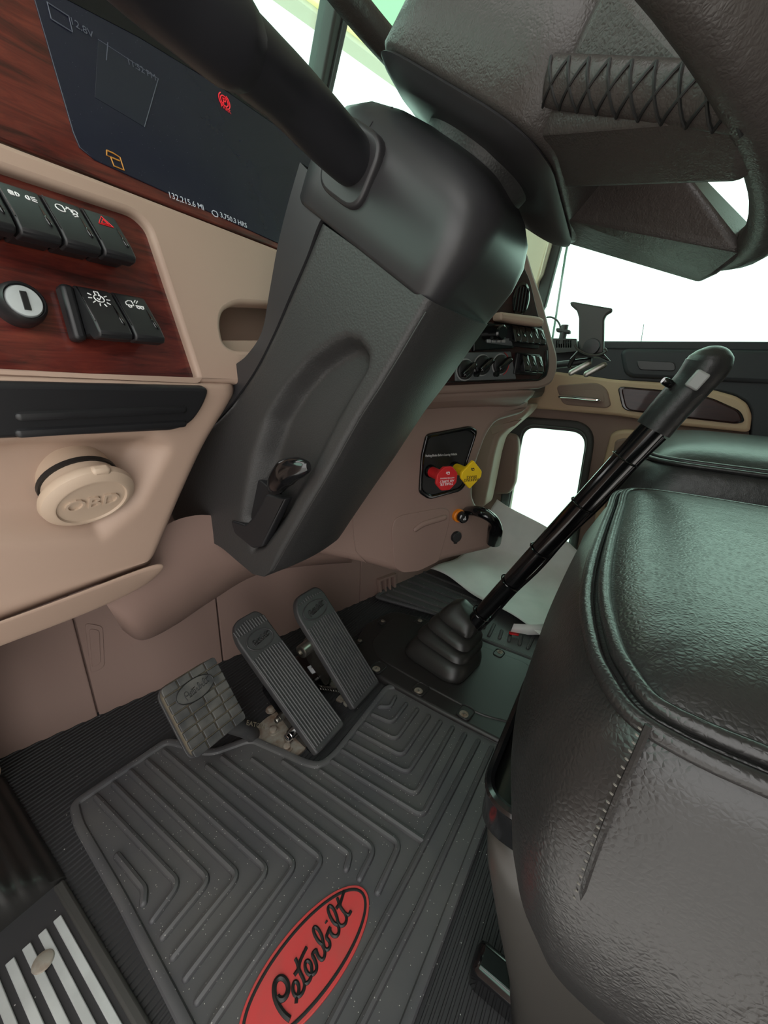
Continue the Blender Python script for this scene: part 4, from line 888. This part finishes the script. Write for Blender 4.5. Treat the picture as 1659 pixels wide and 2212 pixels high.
# ================================================================== GEARSHIFT COVER PLATE AND LEVER
cov = thing('floor_cover', 'black plastic floor cover with recessed screws around the gear lever', 'floor cover', onz(960, 1450))
plate('cover_sheet', [rnd([GZ.px(*p, .018) for p in ((748, 1420), (790, 1345), (850, 1318), (905, 1330), (1172, 1432), (1230, 1660), (1085, 1604), (950, 1535), (850, 1480))], .02)], GZ, .018, .03, .008, M['plate'], cov, bres=3)
plate('raised_pad', [rnd([GZ.px(*p, .021) for p in ((800, 1385), (850, 1332), (905, 1342), (1150, 1436), (1140, 1570), (1040, 1545), (900, 1470), (815, 1420))], .03)], GZ, .021, .008, .004, M['plate'], cov, bres=3)
for (x, y, s) in ((815, 1443, 1), (906, 1490, 1), (1004, 1540, 1), (826, 1342, .6), (776, 1384, .6), (906, 1341, .7), (1079, 1409, .8)):
    a, b = GZ.px(x, y, .022); r_ = .017 * s
    RF = Frame((a, b, 0), (-.12, -1, 0), (1, -.12, 0)) if y > 1430 else Frame((a, b, 0), (.12, 1, 0), (-1, .12, 0))
    rc = rnd([(-r_ * 1.2, -r_ * 1.3), (r_ * .9, -r_ * 1.3), (r_ * .9, r_ * 1.3), (-r_ * 1.2, r_ * 1.3)], r_ * .6)
    rc = rnd([(-r_ * 1.0, -r_ * 1.0), (r_ * 1.0, -r_ * 1.0), (r_ * 1.0, r_ * 1.5), (-r_ * 1.0, r_ * 1.5)], r_ * .7)
    cup = plate('screw_recess', [rc, shrink(rc, .84)], RF, .0235, .005, .0012, M['plate'], cov)
    plate('recess_floor', [shrink(rc, .9)], RF, .0215, .003, .0003, M['plate'], cup)
    lathe('screw', [(r_ * .62, .0), (r_ * .62, .0008), (r_ * .42, .001), (r_ * .38, .0022), (.0005, .0024)], RF, 0, -.25 * r_, .0215, M['rust'], cup, n=16)
    for an_ in (.4, .4 + math.pi / 2):
        ca, sa = math.cos(an_) * r_ * .25, math.sin(an_) * r_ * .25
        tube('screw_slot', [RF.at(-ca, -.25 * r_ - sa, .0238), RF.at(ca, -.25 * r_ + sa, .0238)], .0007, M['ink'], cup, sides=4)
gl = thing('gear_lever', 'tall black gear lever with cable ties and bulbous grip on a rubber boot', 'gear lever', (.85, .30, .02))
b0, b1, b2 = [np.array(onz(*p, .03)) for p in ((868, 1405), (985, 1480), (1046, 1415))]
b3 = b0 + b2 - b1; bc = (b0 + b2) / 2; top_c = np.array([.872, .262, .160])
ux, uy = (b2 - b1) / 2, (b0 - b1) / 2
def bring(k, z, f, tilt=.0):
    pts = rnd([(-1, -1), (1, -1), (1, 1), (-1, 1)], .55, 6)
    c = bc + (top_c - bc) * f; c[2] = z
    return [c + ux * p[0] * k + uy * p[1] * k + np.array([0, 0, tilt * p[1]]) for p in pts]
prof = [(1.0, .019, 0), (1.06, .024, 0), (1.05, .034, .02), (.97, .052, .12), (.84, .066, .2), (.77, .068, .22), (.80, .071, .23), (.90, .076, .25), (.88, .084, .29), (.78, .096, .38), (.64, .099, .43), (.66, .102, .44), (.75, .107, .47), (.73, .115, .51), (.62, .127, .6), (.50, .130, .65), (.51, .133, .66), (.59, .138, .69), (.57, .149, .75), (.46, .166, .88), (.28, .178, .97), (.2, .180, 1.0)]
loft('boot', [bring(k, z, f, .012 * min(1, f * 2)) for k, z, f in prof], M['boot'], gl, angle=60, label='pleated black rubber boot')
r0, r1 = onx(1022, 1345, .86), onx(1411, 927, .85)
tube('rod', [r0 + (r1 - r0) * t for t in (-.06, 0, .5, 1.06)], [.0195, .0195, .022, .023], M['gloss'], gl, sides=16)
tube('air_line', [r0 + (r1 - r0) * t + np.array([-.004, -.020, -.013]) + np.array([0, -.0015, -.001]) * math.sin(t * 19) for t in np.linspace(0, 1, 24)], .0035, M['gloss'], gl, sides=8)
for (x, y) in ((1368, 975), (1292, 1060), (1203, 1143), (1130, 1222), (1049, 1305)):
    t = (x - 1022) / (1411 - 1022); c = r0 + (r1 - r0) * t; T = unit(r1 - r0)
    a_ = unit(np.cross(T, (1, 0, 0))); b_ = np.cross(T, a_); rr = .0245
    tie = tube('cable_tie', [c + (a_ * math.cos(q) + b_ * math.sin(q)) * rr for q in np.linspace(0, 2 * math.pi, 20)[:-1]], .0018, M['gloss'], gl, sides=6, closed=True)
    fq = Frame(c - a_ * .0 + unit(np.array([-.6, -.6, .5])) * rr, T, np.cross(T, unit(np.array([-.6, -.6, .5]))))
    box('cable_tie_lock', fq, -.003, .003, -.003, .003, -.002, .004, M['gloss'], gl)
gpx = [(1411, 927, 36), (1440, 892, 37), (1472, 856, 38), (1500, 825, 39), (1518, 803, 42), (1530, 785, 43), (1536, 770, 39), (1540, 757, 28), (1542, 749, 14), (1542.5, 747, 3)]
gp_ = [onx(x, y, .85) for x, y, q in gpx]; sg_ = smoothpts(gp_, 4)
tube('grip', sg_, [wid(p, 2 * q) for p, q in zip(sg_, np.interp(np.linspace(0, 9, len(sg_)), range(10), [q for _, _, q in gpx]))], M['leather_fine'], gl, sides=28, angle=80, label='black grained grip')
GB = Frame(onx(1508, 824, .85 - .030), unit(gp_[3] - gp_[1]), (-.3, 1, 0)); nb = np.array([-1, -.1, 0.1])
GB = Frame(onx(1508, 822, .812), unit(gp_[3] - gp_[1]), np.cross(nb, unit(gp_[3] - gp_[1])))
box('selector_button', GB, -.014, .014, -.009, .011, -.012, .004, M['grey'], gl, bevel=.003, label='grey selector button')
tube('splitter_lever', smoothpts([onx(1457, 836, .84), onx(1445, 828, .83), onx(1432, 821, .825)], 3), [.004, .005, .006, .007, .007, .0065, .005], M['gloss'], gl, sides=10, label='small black side lever')

# ================================================================== PEDALS
def pedal_frame(o, ang): a = math.radians(ang); return Frame(o, (1, 0, 0), (0, math.cos(a), math.sin(a)))
def treadle(name, lab, fr, hw, L, logo_v):
    t = thing(name, lab, 'pedal', fr.at(0, 0, -.02))
    o = rnd([(-hw, 0), (hw, 0), (hw, L - .02), (hw * .75, L), (-hw * .6, L), (-hw, L - .035)], [.008, .008, .02, .02, .03, .02])
    plate('pad', [o], fr, 0, .018, .004, M['pedal'], t)
    n = 13
    for k in range(n):
        uu = -hw * .9 + 1.8 * hw * k / (n - 1)
        segs = [(.012, L * logo_v - .026 - (.004 if abs(uu) > hw * .5 else 0)), (L * logo_v + .028, L - .012 - .010 * abs(uu) / hw)]
        for v0, v1 in segs: tube('ridge', [fr.at(uu, v0, .0002), fr.at(uu, v1, .0002)], .0022, M['pedal'], t, sides=6, up=fr.n)
    e = [(hw * .74 * math.cos(q), L * logo_v + .021 * math.sin(q)) for q in np.linspace(0, 2 * math.pi, 37)[:-1]]
    em = tube('emblem', [fr.at(x, y, .001) for x, y in e], .0014, M['pedal'], t, sides=6, closed=True)
    stroke('emblem_script', LOGO, fr, 0, L * logo_v, .0012, hw * .62, .0010, M['ink'], em)
    return t
PM = pedal_frame((.459, .381, .032), 36)
brk = treadle('brake_pedal', 'long black ribbed treadle pedal over a bolted steel base', PM, .0445, .322, .80)
plate('bracket', [rnd([(-.004, .002), (.19, .004), (.17, .05), (.05, .05), (.0, .03)], .01)], Frame(PM.at(-.034, .0, -.01), PM.v, -PM.n), -.002, .008, .001, M['gloss'], brk)
fb = GZ.px(625, 1575, .004)
plate('base_plate', [[(fb[0] - .02 + .075 * math.cos(q), fb[1] - .0 + .062 * math.sin(q)) for q in np.linspace(0, 2 * math.pi, 41)[:-1]]], GZ, .007, .006, .001, M['rust'], brk)
for (x, y, r_, h, m) in ((625, 1590, .0095, .045, 'chrome'), (603, 1552, .006, .04, 'metal'), (590, 1575, .0075, .008, 'rust'), (585, 1530, .0075, .008, 'rust'), (620, 1612, .0075, .008, 'rust')):
    z = .012 if h < .02 else .055
    a, b = GZ.px(x, y, z)
    if h < .02: lathe('bolt', [(r_ * 1.6, 0), (r_ * 1.6, .0015), (r_, .0018), (r_, .007), (r_ * .7, .008), (.0005, .008)], GZ, a, b, .007, M[m], brk, n=12)
    else:
        q_ = onx(x, y, PM.at(-.036, 0, 0)[0] - .006); fq = Frame(q_, (0, -1, 0), (0, 0, 1)); lathe('pivot_nut', [(r_ * 1.25, -.01), (r_ * 1.25, .001), (r_, .0015), (r_, .008), (r_ * .8, .0095), (.0005, .0095)], fq, 0, 0, 0, M[m], brk, n=18)
PA = pedal_frame((.600, .389, .028), 46)
acc = treadle('accelerator_pedal', 'black ribbed accelerator treadle nearest the gear lever', PA, .0525, .288, .83)
plate('bracket', [rnd([(.10, .010), (.20, .010), (.19, .05), (.15, .07), (.07, .06)], .01)], Frame(PA.at(-.048, .0, 0), PA.v, -PA.n), -.002, .006, .001, M['metal'], acc, label='bare metal bracket')
q_ = onx(652, 1407, .525); fq = Frame(q_, (0, -1, 0), (0, 0, 1))
lathe('pivot', [(.016, -.03), (.016, .002), (.012, .004), (.008, .004), (.008, .0)], fq, 0, 0, 0, M['metal'], acc, n=20)
box('linkage', GZ, .53, .60, .50, .60, .003, .055, M['gloss'], acc, bevel=.006)
ST = Frame(GZ.at(*GZ.px(686, 1440, .058), .058), (1, -.3, 0), (.3, 1, .2))
box('sticker', ST, -.022, .022, -.012, .012, -.002, .001, M['sticker'], acc)
text('sticker_text', 'PACCAR', ST, 0, .004, .0013, .008, M['ink'], acc, depth=.0002)
sp0, sp1 = np.array(onz(690, 1485, .03)), np.array(onz(740, 1492, .03))
tube('spring', [sp0 + (sp1 - sp0) * t + .006 * np.array([0, math.cos(t * 2 * math.pi * 9), math.sin(t * 2 * math.pi * 9)]) for t in np.linspace(0, 1, 110)], .0012, M['metal'], acc, sides=5)
for (x, y, s) in ((722, 1480, .018), (735, 1510, .014), (712, 1468, .012), (748, 1520, .011)):
    a, b = GZ.px(x, y, .004); pts = [(a + s * random.uniform(.6, 1) * math.cos(q), b + s * random.uniform(.5, .9) * math.sin(q)) for q in np.linspace(0, 2 * math.pi, 9)[:-1]]
    o = plate('gasket_scrap', [pts], GZ, .008, .006, .001, M['rust'], acc)
# square clutch pedal with separate tread blocks
PS = pedal_frame((.298, .557, .152), 50)
clu = thing('clutch_pedal', 'worn square clutch pedal with brick-like rubber tread blocks', 'pedal', PS.at(0, 0, -.03))
us_ = [PS.px(*p)[0] for p in ((347, 1490), (450, 1424), (535, 1535), (430, 1640))]; vs_ = [PS.px(*p)[1] for p in ((347, 1490), (450, 1424), (535, 1535), (430, 1640))]
hu, v_lo, v_hi = .0545, min(vs_) + .002, max(vs_); uc = sum(us_) / 4
plate('backing', [rnd([(uc - hu, v_lo), (uc + hu, v_lo), (uc + hu, v_hi), (uc - hu, v_hi)], .020)], PS, -.004, .016, .004, M['groove'], clu)
plate('metal_plate', [rnd([(uc - hu - .003, v_lo - .003), (uc + hu, v_lo - .003), (uc + hu, v_hi), (uc - hu - .003, v_hi)], .022)], PS, -.018, .006, .001, M['pedal'], clu)
nrow, ncol = 8, 4
rowh = (v_hi - v_lo) / nrow; e_c = (uc - .004, v_lo + rowh * 6.0); ea, eb = .036, .019
for i in range(nrow):
    cw = [.0, .27, .5, .77, 1.0] if i % 2 else [.0, .25, .52, .75, 1.0]
    for j in range(ncol):
        x0, x1 = uc - hu + 2 * hu * cw[j] + .0012, uc - hu + 2 * hu * cw[j + 1] - .0012
        y0, y1 = v_lo + i * rowh + .0011, v_lo + (i + 1) * rowh - .0011
        pl_ = [(x0, y0), (x1, y0), (x1, y1), (x0, y1)]; rr = [.001] * 4
        if i == 0 and j == 0: rr[0] = .014
        if i == 0 and j == 3: rr[1] = .014
        if i == nrow - 1 and j == 3: rr[2] = .014
        if i == nrow - 1 and j == 0: rr[3] = .014
        plate('tread_block', [rnd(pl_, rr, 4)], PS, 0, .008, .0012, M['pedal_dirty'], clu, bres=1)
ee = [(e_c[0] + ea * math.cos(q), e_c[1] + eb * math.sin(q)) for q in np.linspace(0, 2 * math.pi, 41)[:-1]]
em = plate('emblem', [ee], PS, .0012, .004, .0008, M['pedal_dirty'], clu)
tube('emblem_edge', [PS.at(x, y, .0012) for x, y in ee], .001, M['ink'], em, sides=6, closed=True)
stroke('emblem_script', LOGO, PS, e_c[0], e_c[1], .0015, ea * .85, .0007, M['ink'], em)
arm = [PS.at(.01, -.01, -.022), np.array([.335, .56, .075]), np.array([.36, .56, .03]), np.array([.375, .57, .004])]
tube('arm', smoothpts([PS.at(.0, .0, -.02), np.array([.33, .545, .09]), np.array([.365, .535, .045]), np.array([.385, .54, .005])], 5), .019, M['pedal'], clu, sides=12, flat=.8)
AF = Frame((.372, .520, .052), (.55, -.4, -.5), (.2, .8, .6))
text('arm_text', 'EATON', AF, 0, .0, .012, .013, M['groove'], clu)

# ================================================================== SEATS
def cushion(par, plan, z0, z1, m, bul=.016, dome=.02):
    """plan = outline of the top piping, closed, seen from above"""
    P = [np.array(p, float)[:2] for p in plan]; n = len(P); c = np.mean(P, 0); NRM = []
    for i in range(n):
        t = P[(i + 2) % n] - P[i - 2]; t /= np.linalg.norm(t) + 1e-9; q = np.array([t[1], -t[0]])
        if q @ (P[i] - c) < 0: q = -q
        NRM.append(q)
    def rr(ins, z):
        if ins <= .019: return [np.array([*(P[i] - NRM[i] * (ins * (1 + 1.1 * max(0, NRM[i][1])) if ins < 0 else ins)), z]) for i in range(n)]
        return [np.array([*(P[i] - NRM[i] * .019 + (c - P[i] + NRM[i] * .019) * (ins - .019) / .25), z]) for i in range(n)]
    h = z1 - z0
    pr = [(.03, z0), (.012, z0 + .002), (.002, z0 + .012), (-bul * .6, z0 + h * .22), (-bul, z0 + h * .5), (-bul * .85, z0 + h * .72), (-bul * .3, z0 + h * .9), (.002, z1 - .003), (.010, z1 + .002), (.018, z1 + .008),
          (.032, z1 + .35 * dome + .007), (.06, z1 + .7 * dome + .005), (.11, z1 + dome + .003), (.2, z1 + dome + .004)]
    loft('cushion', [rr(a, z) for a, z in pr], m, par, angle=120)
    tube('piping', rr(.001, z1 + .001), .0048, m, par, sides=8, closed=True, angle=120)
    tube('inner_piping', rr(.012, z1 + .0062), .0048, m, par, sides=8, closed=True, angle=120)
dst = thing('driver_seat', 'black leather driver seat on a grey skirted suspension base', 'seat', (.45, -.2, 0))
front = [(1659, 1697), (1520, 1635), (1401, 1570), (1342, 1518), (1303, 1455), (1279, 1401), (1264, 1313), (1267, 1255), (1279, 1201), (1299, 1142), (1316, 1100), (1333, 1062)]
fp = [np.array(onz(x, y, .6))[:2] for x, y in front]
dplan = smoothpts([np.array([.186, -.50]), np.array([.184, -.38]), np.array([.183, -.25]), np.array([.182, -.15])] + fp[:-1] + [np.array([.665, .0]), np.array([.70, -.03]), np.array([.712, -.10]), np.array([.714, -.25]), np.array([.714, -.40]), np.array([.70, -.52]), np.array([.45, -.53]), np.array([.21, -.52])], 5, True)
cushion(dst, dplan, .365, .598, M['leather'], bul=.014)
spx = [(1401, 1567, .183), (1372, 1635, .178), (1335, 1718, .174), (1302, 1800, .171), (1273, 1880, .170), (1252, 1950, .171), (1243, 2015, .174)]
seam = [onx(x, y, d) for x, y, d in spx]
tube('corner_seam', smoothpts(seam, 6), .0017, M['leather'], dst, sides=6)
sm = smoothpts(seam, 9)
for k in range(2, len(sm) - 1, 2): tube('stitch', [sm[k] + np.array([-.0012, .0022, 0]), sm[k] + np.array([-.0016, .0035, .0010])], .0005, M['thread'], dst, sides=5)
def rrz(x0, x1, yf, yb, z, r): return [np.array([p[0], p[1], z]) for p in rnd([(x0, yf), (x1, yf), (x1, yb), (x0, yb)], r, 8)]
loft('base_pan', [rrz(.262, .70, .038, -.5, .352, .03), rrz(.256, .705, .042, -.5, .362, .03), rrz(.256, .705, .042, -.5, .400, .03), rrz(.262, .70, .036, -.5, .400, .026), rrz(.264, .70, .034, -.5, .366, .026)], M['gloss'], dst)
tube('pan_lip', rrz(.258, .704, .040, -.5, .400, .028), .005, M['gloss'], dst, sides=8, closed=True)
tube('pan_rod', [np.array([.285, .008, .385]), np.array([.285, -.12, .385])], .0075, M['chrome'], dst, sides=12, label='bright metal rod')
tube('pan_spring', [np.array([.335 + .008 * math.cos(q), -.02 - q * .0011, .385 + .008 * math.sin(q)]) for q in np.linspace(0, 40, 90)], .0018, M['metal'], dst, sides=5)
loft('skirt', [rrz(.268, .69, .030, -.49, .356, .03), rrz(.258, .70, .036, -.49, .345, .035), rrz(.256, .70, .030, -.49, .30, .04), rrz(.262, .70, .008, -.49, .20, .05), rrz(.272, .69, -.018, -.49, .10, .05), rrz(.28, .69, -.03, -.48, .02, .05)], M['skirt'], dst, angle=80)
box('seat_rail', GZ, .30, .34, -.45, .02, .0, .05, M['gloss'], dst, bevel=.01)
bk = [rrz(.21, .69, -.47 - .02 * k, -.60 - .03 * k, .55 + .12 * k, .05) for k in range(6)]
loft('backrest', bk, M['leather'], dst, angle=80)
pst = thing('passenger_bucket_seat', 'black leather passenger seat beyond the driver seat', 'seat', (1.2, -.2, 0))
cushion(pst, rnd([(.93, -.03), (1.47, -.03), (1.47, -.55), (.93, -.55)], .09, 12), .42, .615, M['leather_fine'], bul=.02, dome=.035)
loft('seat_base', [rrz(.98, 1.43, -.06, -.52, .0, .03), rrz(.98, 1.43, -.06, -.52, .43, .03)], M['skirt'], pst)
loft('backrest', [rrz(.95, 1.45, -.50 - .02 * k, -.63 - .03 * k, .56 + .12 * k, .05) for k in range(6)], M['leather_fine'], pst, angle=80)

# ================================================================== PASSENGER FLOOR MAT, PAPERS
pm_ = thing('passenger_mat', 'black ridged rubber floor mat on the passenger side under the papers', 'floor mat', onz(1000, 1300))
po = [GZ.px(*p, .01) for p in ((812, 1290), (874, 1242), (960, 1200), (1240, 1240), (1190, 1440), (1042, 1382), (960, 1352), (952, 1330))]
plate('sheet', [rnd(po, .012)], GZ, .010, .008, .002, M['rubber'], pm_)
tube('rim', [np.array([p[0], p[1], .011]) for p in rnd(po, .012)], .006, M['rubber'], pm_, sides=8, closed=True)
for k in range(9):
    t = k / 8; a, b = np.array([836, 1284]) * (1 - t) + np.array([960, 1205]) * t, np.array([945, 1322]) * (1 - t) + np.array([1110, 1270]) * t
    p, q_ = GZ.px(*a, .012), GZ.px(*b, .012)
    tube('rib', [(p[0], p[1], .0105), (q_[0], q_[1], .0105)], .0055, M['rubber'], pm_, sides=8, round_ends=True)
for (x0, y0, x1, y1) in ((1050, 1342, 1045, 1356), (1068, 1348, 1056, 1373), (1084, 1362, 1079, 1378), (1104, 1364, 1099, 1384), (1127, 1374, 1122, 1392), (1152, 1376, 1140, 1400)):
    p, q_ = GZ.px(x0, y0, .012), GZ.px(x1, y1, .012); tube('rib', [(p[0], p[1], .0105), (q_[0], q_[1], .0105)], .0055, M['rubber'], pm_, sides=8, round_ends=True)
pa = thing('paper_sheet', 'large creased white paper sheet lying on the passenger floor mat', 'paper', onz(1100, 1270, .02))
cA, cB, cC, cD = [np.array(onz(*p, .035)) for p in ((930, 1226), (1085, 1165), (1262, 1250), (1172, 1372))]
gp = []
for i in range(31):
    row = []
    for j in range(31):
        s, t = i / 30, j / 30
        e0 = cA + (cB - cA) * s; e1 = np.array(onz(*(np.array([930, 1226]) * (1 - s) + np.array([1262, 1250]) * s), .035))
        p = cA * (1 - s) * (1 - t) + cB * s * (1 - t) + cC * s * t + cD * (1 - s) * t
        z = .030 + .008 * math.sin(s * 5 + t * 3) + .006 * math.sin(t * 9 - s * 4) + .004 * math.sin(s * 17 + t * 11)
        z += .10 * sstep((p[0] - 1.42) / .25)
        p = np.array([min(p[0], 1.545), p[1], z + max(0, p[0] - 1.545) * .8]); row.append(p)
    gp.append(row)
mesh('sheet', [p for r in gp for p in r], grid_faces(31, 31), M['paper'], pa, angle=80, solid=.0012)
pb = thing('folded_paper', 'small folded white paper with red edge at the corner of the large sheet', 'paper', onz(1140, 1360, .02))
f0 = [onz(*p, z) for p, z in (((1103, 1364), .022), ((1110, 1347), .05), ((1150, 1349), .05), ((1196, 1346), .05), ((1190, 1371), .022), ((1140, 1371), .022))]
mesh('flap', f0, [(0, 1, 2, 5), (5, 2, 3, 4)], M['paper'], pb, solid=.001)
mesh('red_edge', [onz(*p, .021) for p in ((1100, 1363), (1122, 1368), (1120, 1373), (1100, 1369))], [(0, 1, 2, 3)], M['hazard'], pb, solid=.002)

# ================================================================== DOOR SILL BESIDE THE DRIVER
st_ = struct(box('trim_4', GZ, -.11, .058, .12, .60, -.02, .004, M['floor'], bevel=.006))
box('tread_edge', GZ, .046, .060, .12, .57, .0, .010, M['seal'], st_, bevel=.004)
for k in range(9):
    x = .036 - .0168 * k
    box('tread_strip', GZ, x - .0046, x + .0046, .12, .525, .003, .0075, M['alu'], st_, bevel=.001)
a, b = GZ.px(92, 2075, .01)
lathe('sill_screw', [(.012, 0), (.011, .002), (.006, .0035), (.001, .0036)], GZ, a, b, .0075, M['rust'], st_, n=20)
hum = []
for yy, k in ((.572, 0.0), (.574, .6), (.585, .92), (.61, 1.0), (.70, 1.05), (.80, 1.05), (.835, 1.0)):
    row = []
    for i in range(57):
        t = i / 56; x = .062 - .17 * t; z = .002 + k * .075 * math.sin(min(1, t * 1.5) * math.pi / 2) ** .8 + k * .0030 * (1 if i % 6 < 3 else 0)
        row.append(np.array([x, yy + .05 * (1 - t) * 0, z]))
    hum.append(row)
hm = struct(mesh('trim_5', [p for r in hum for p in r], grid_faces(len(hum), 57), M['boot'], None, angle=50))
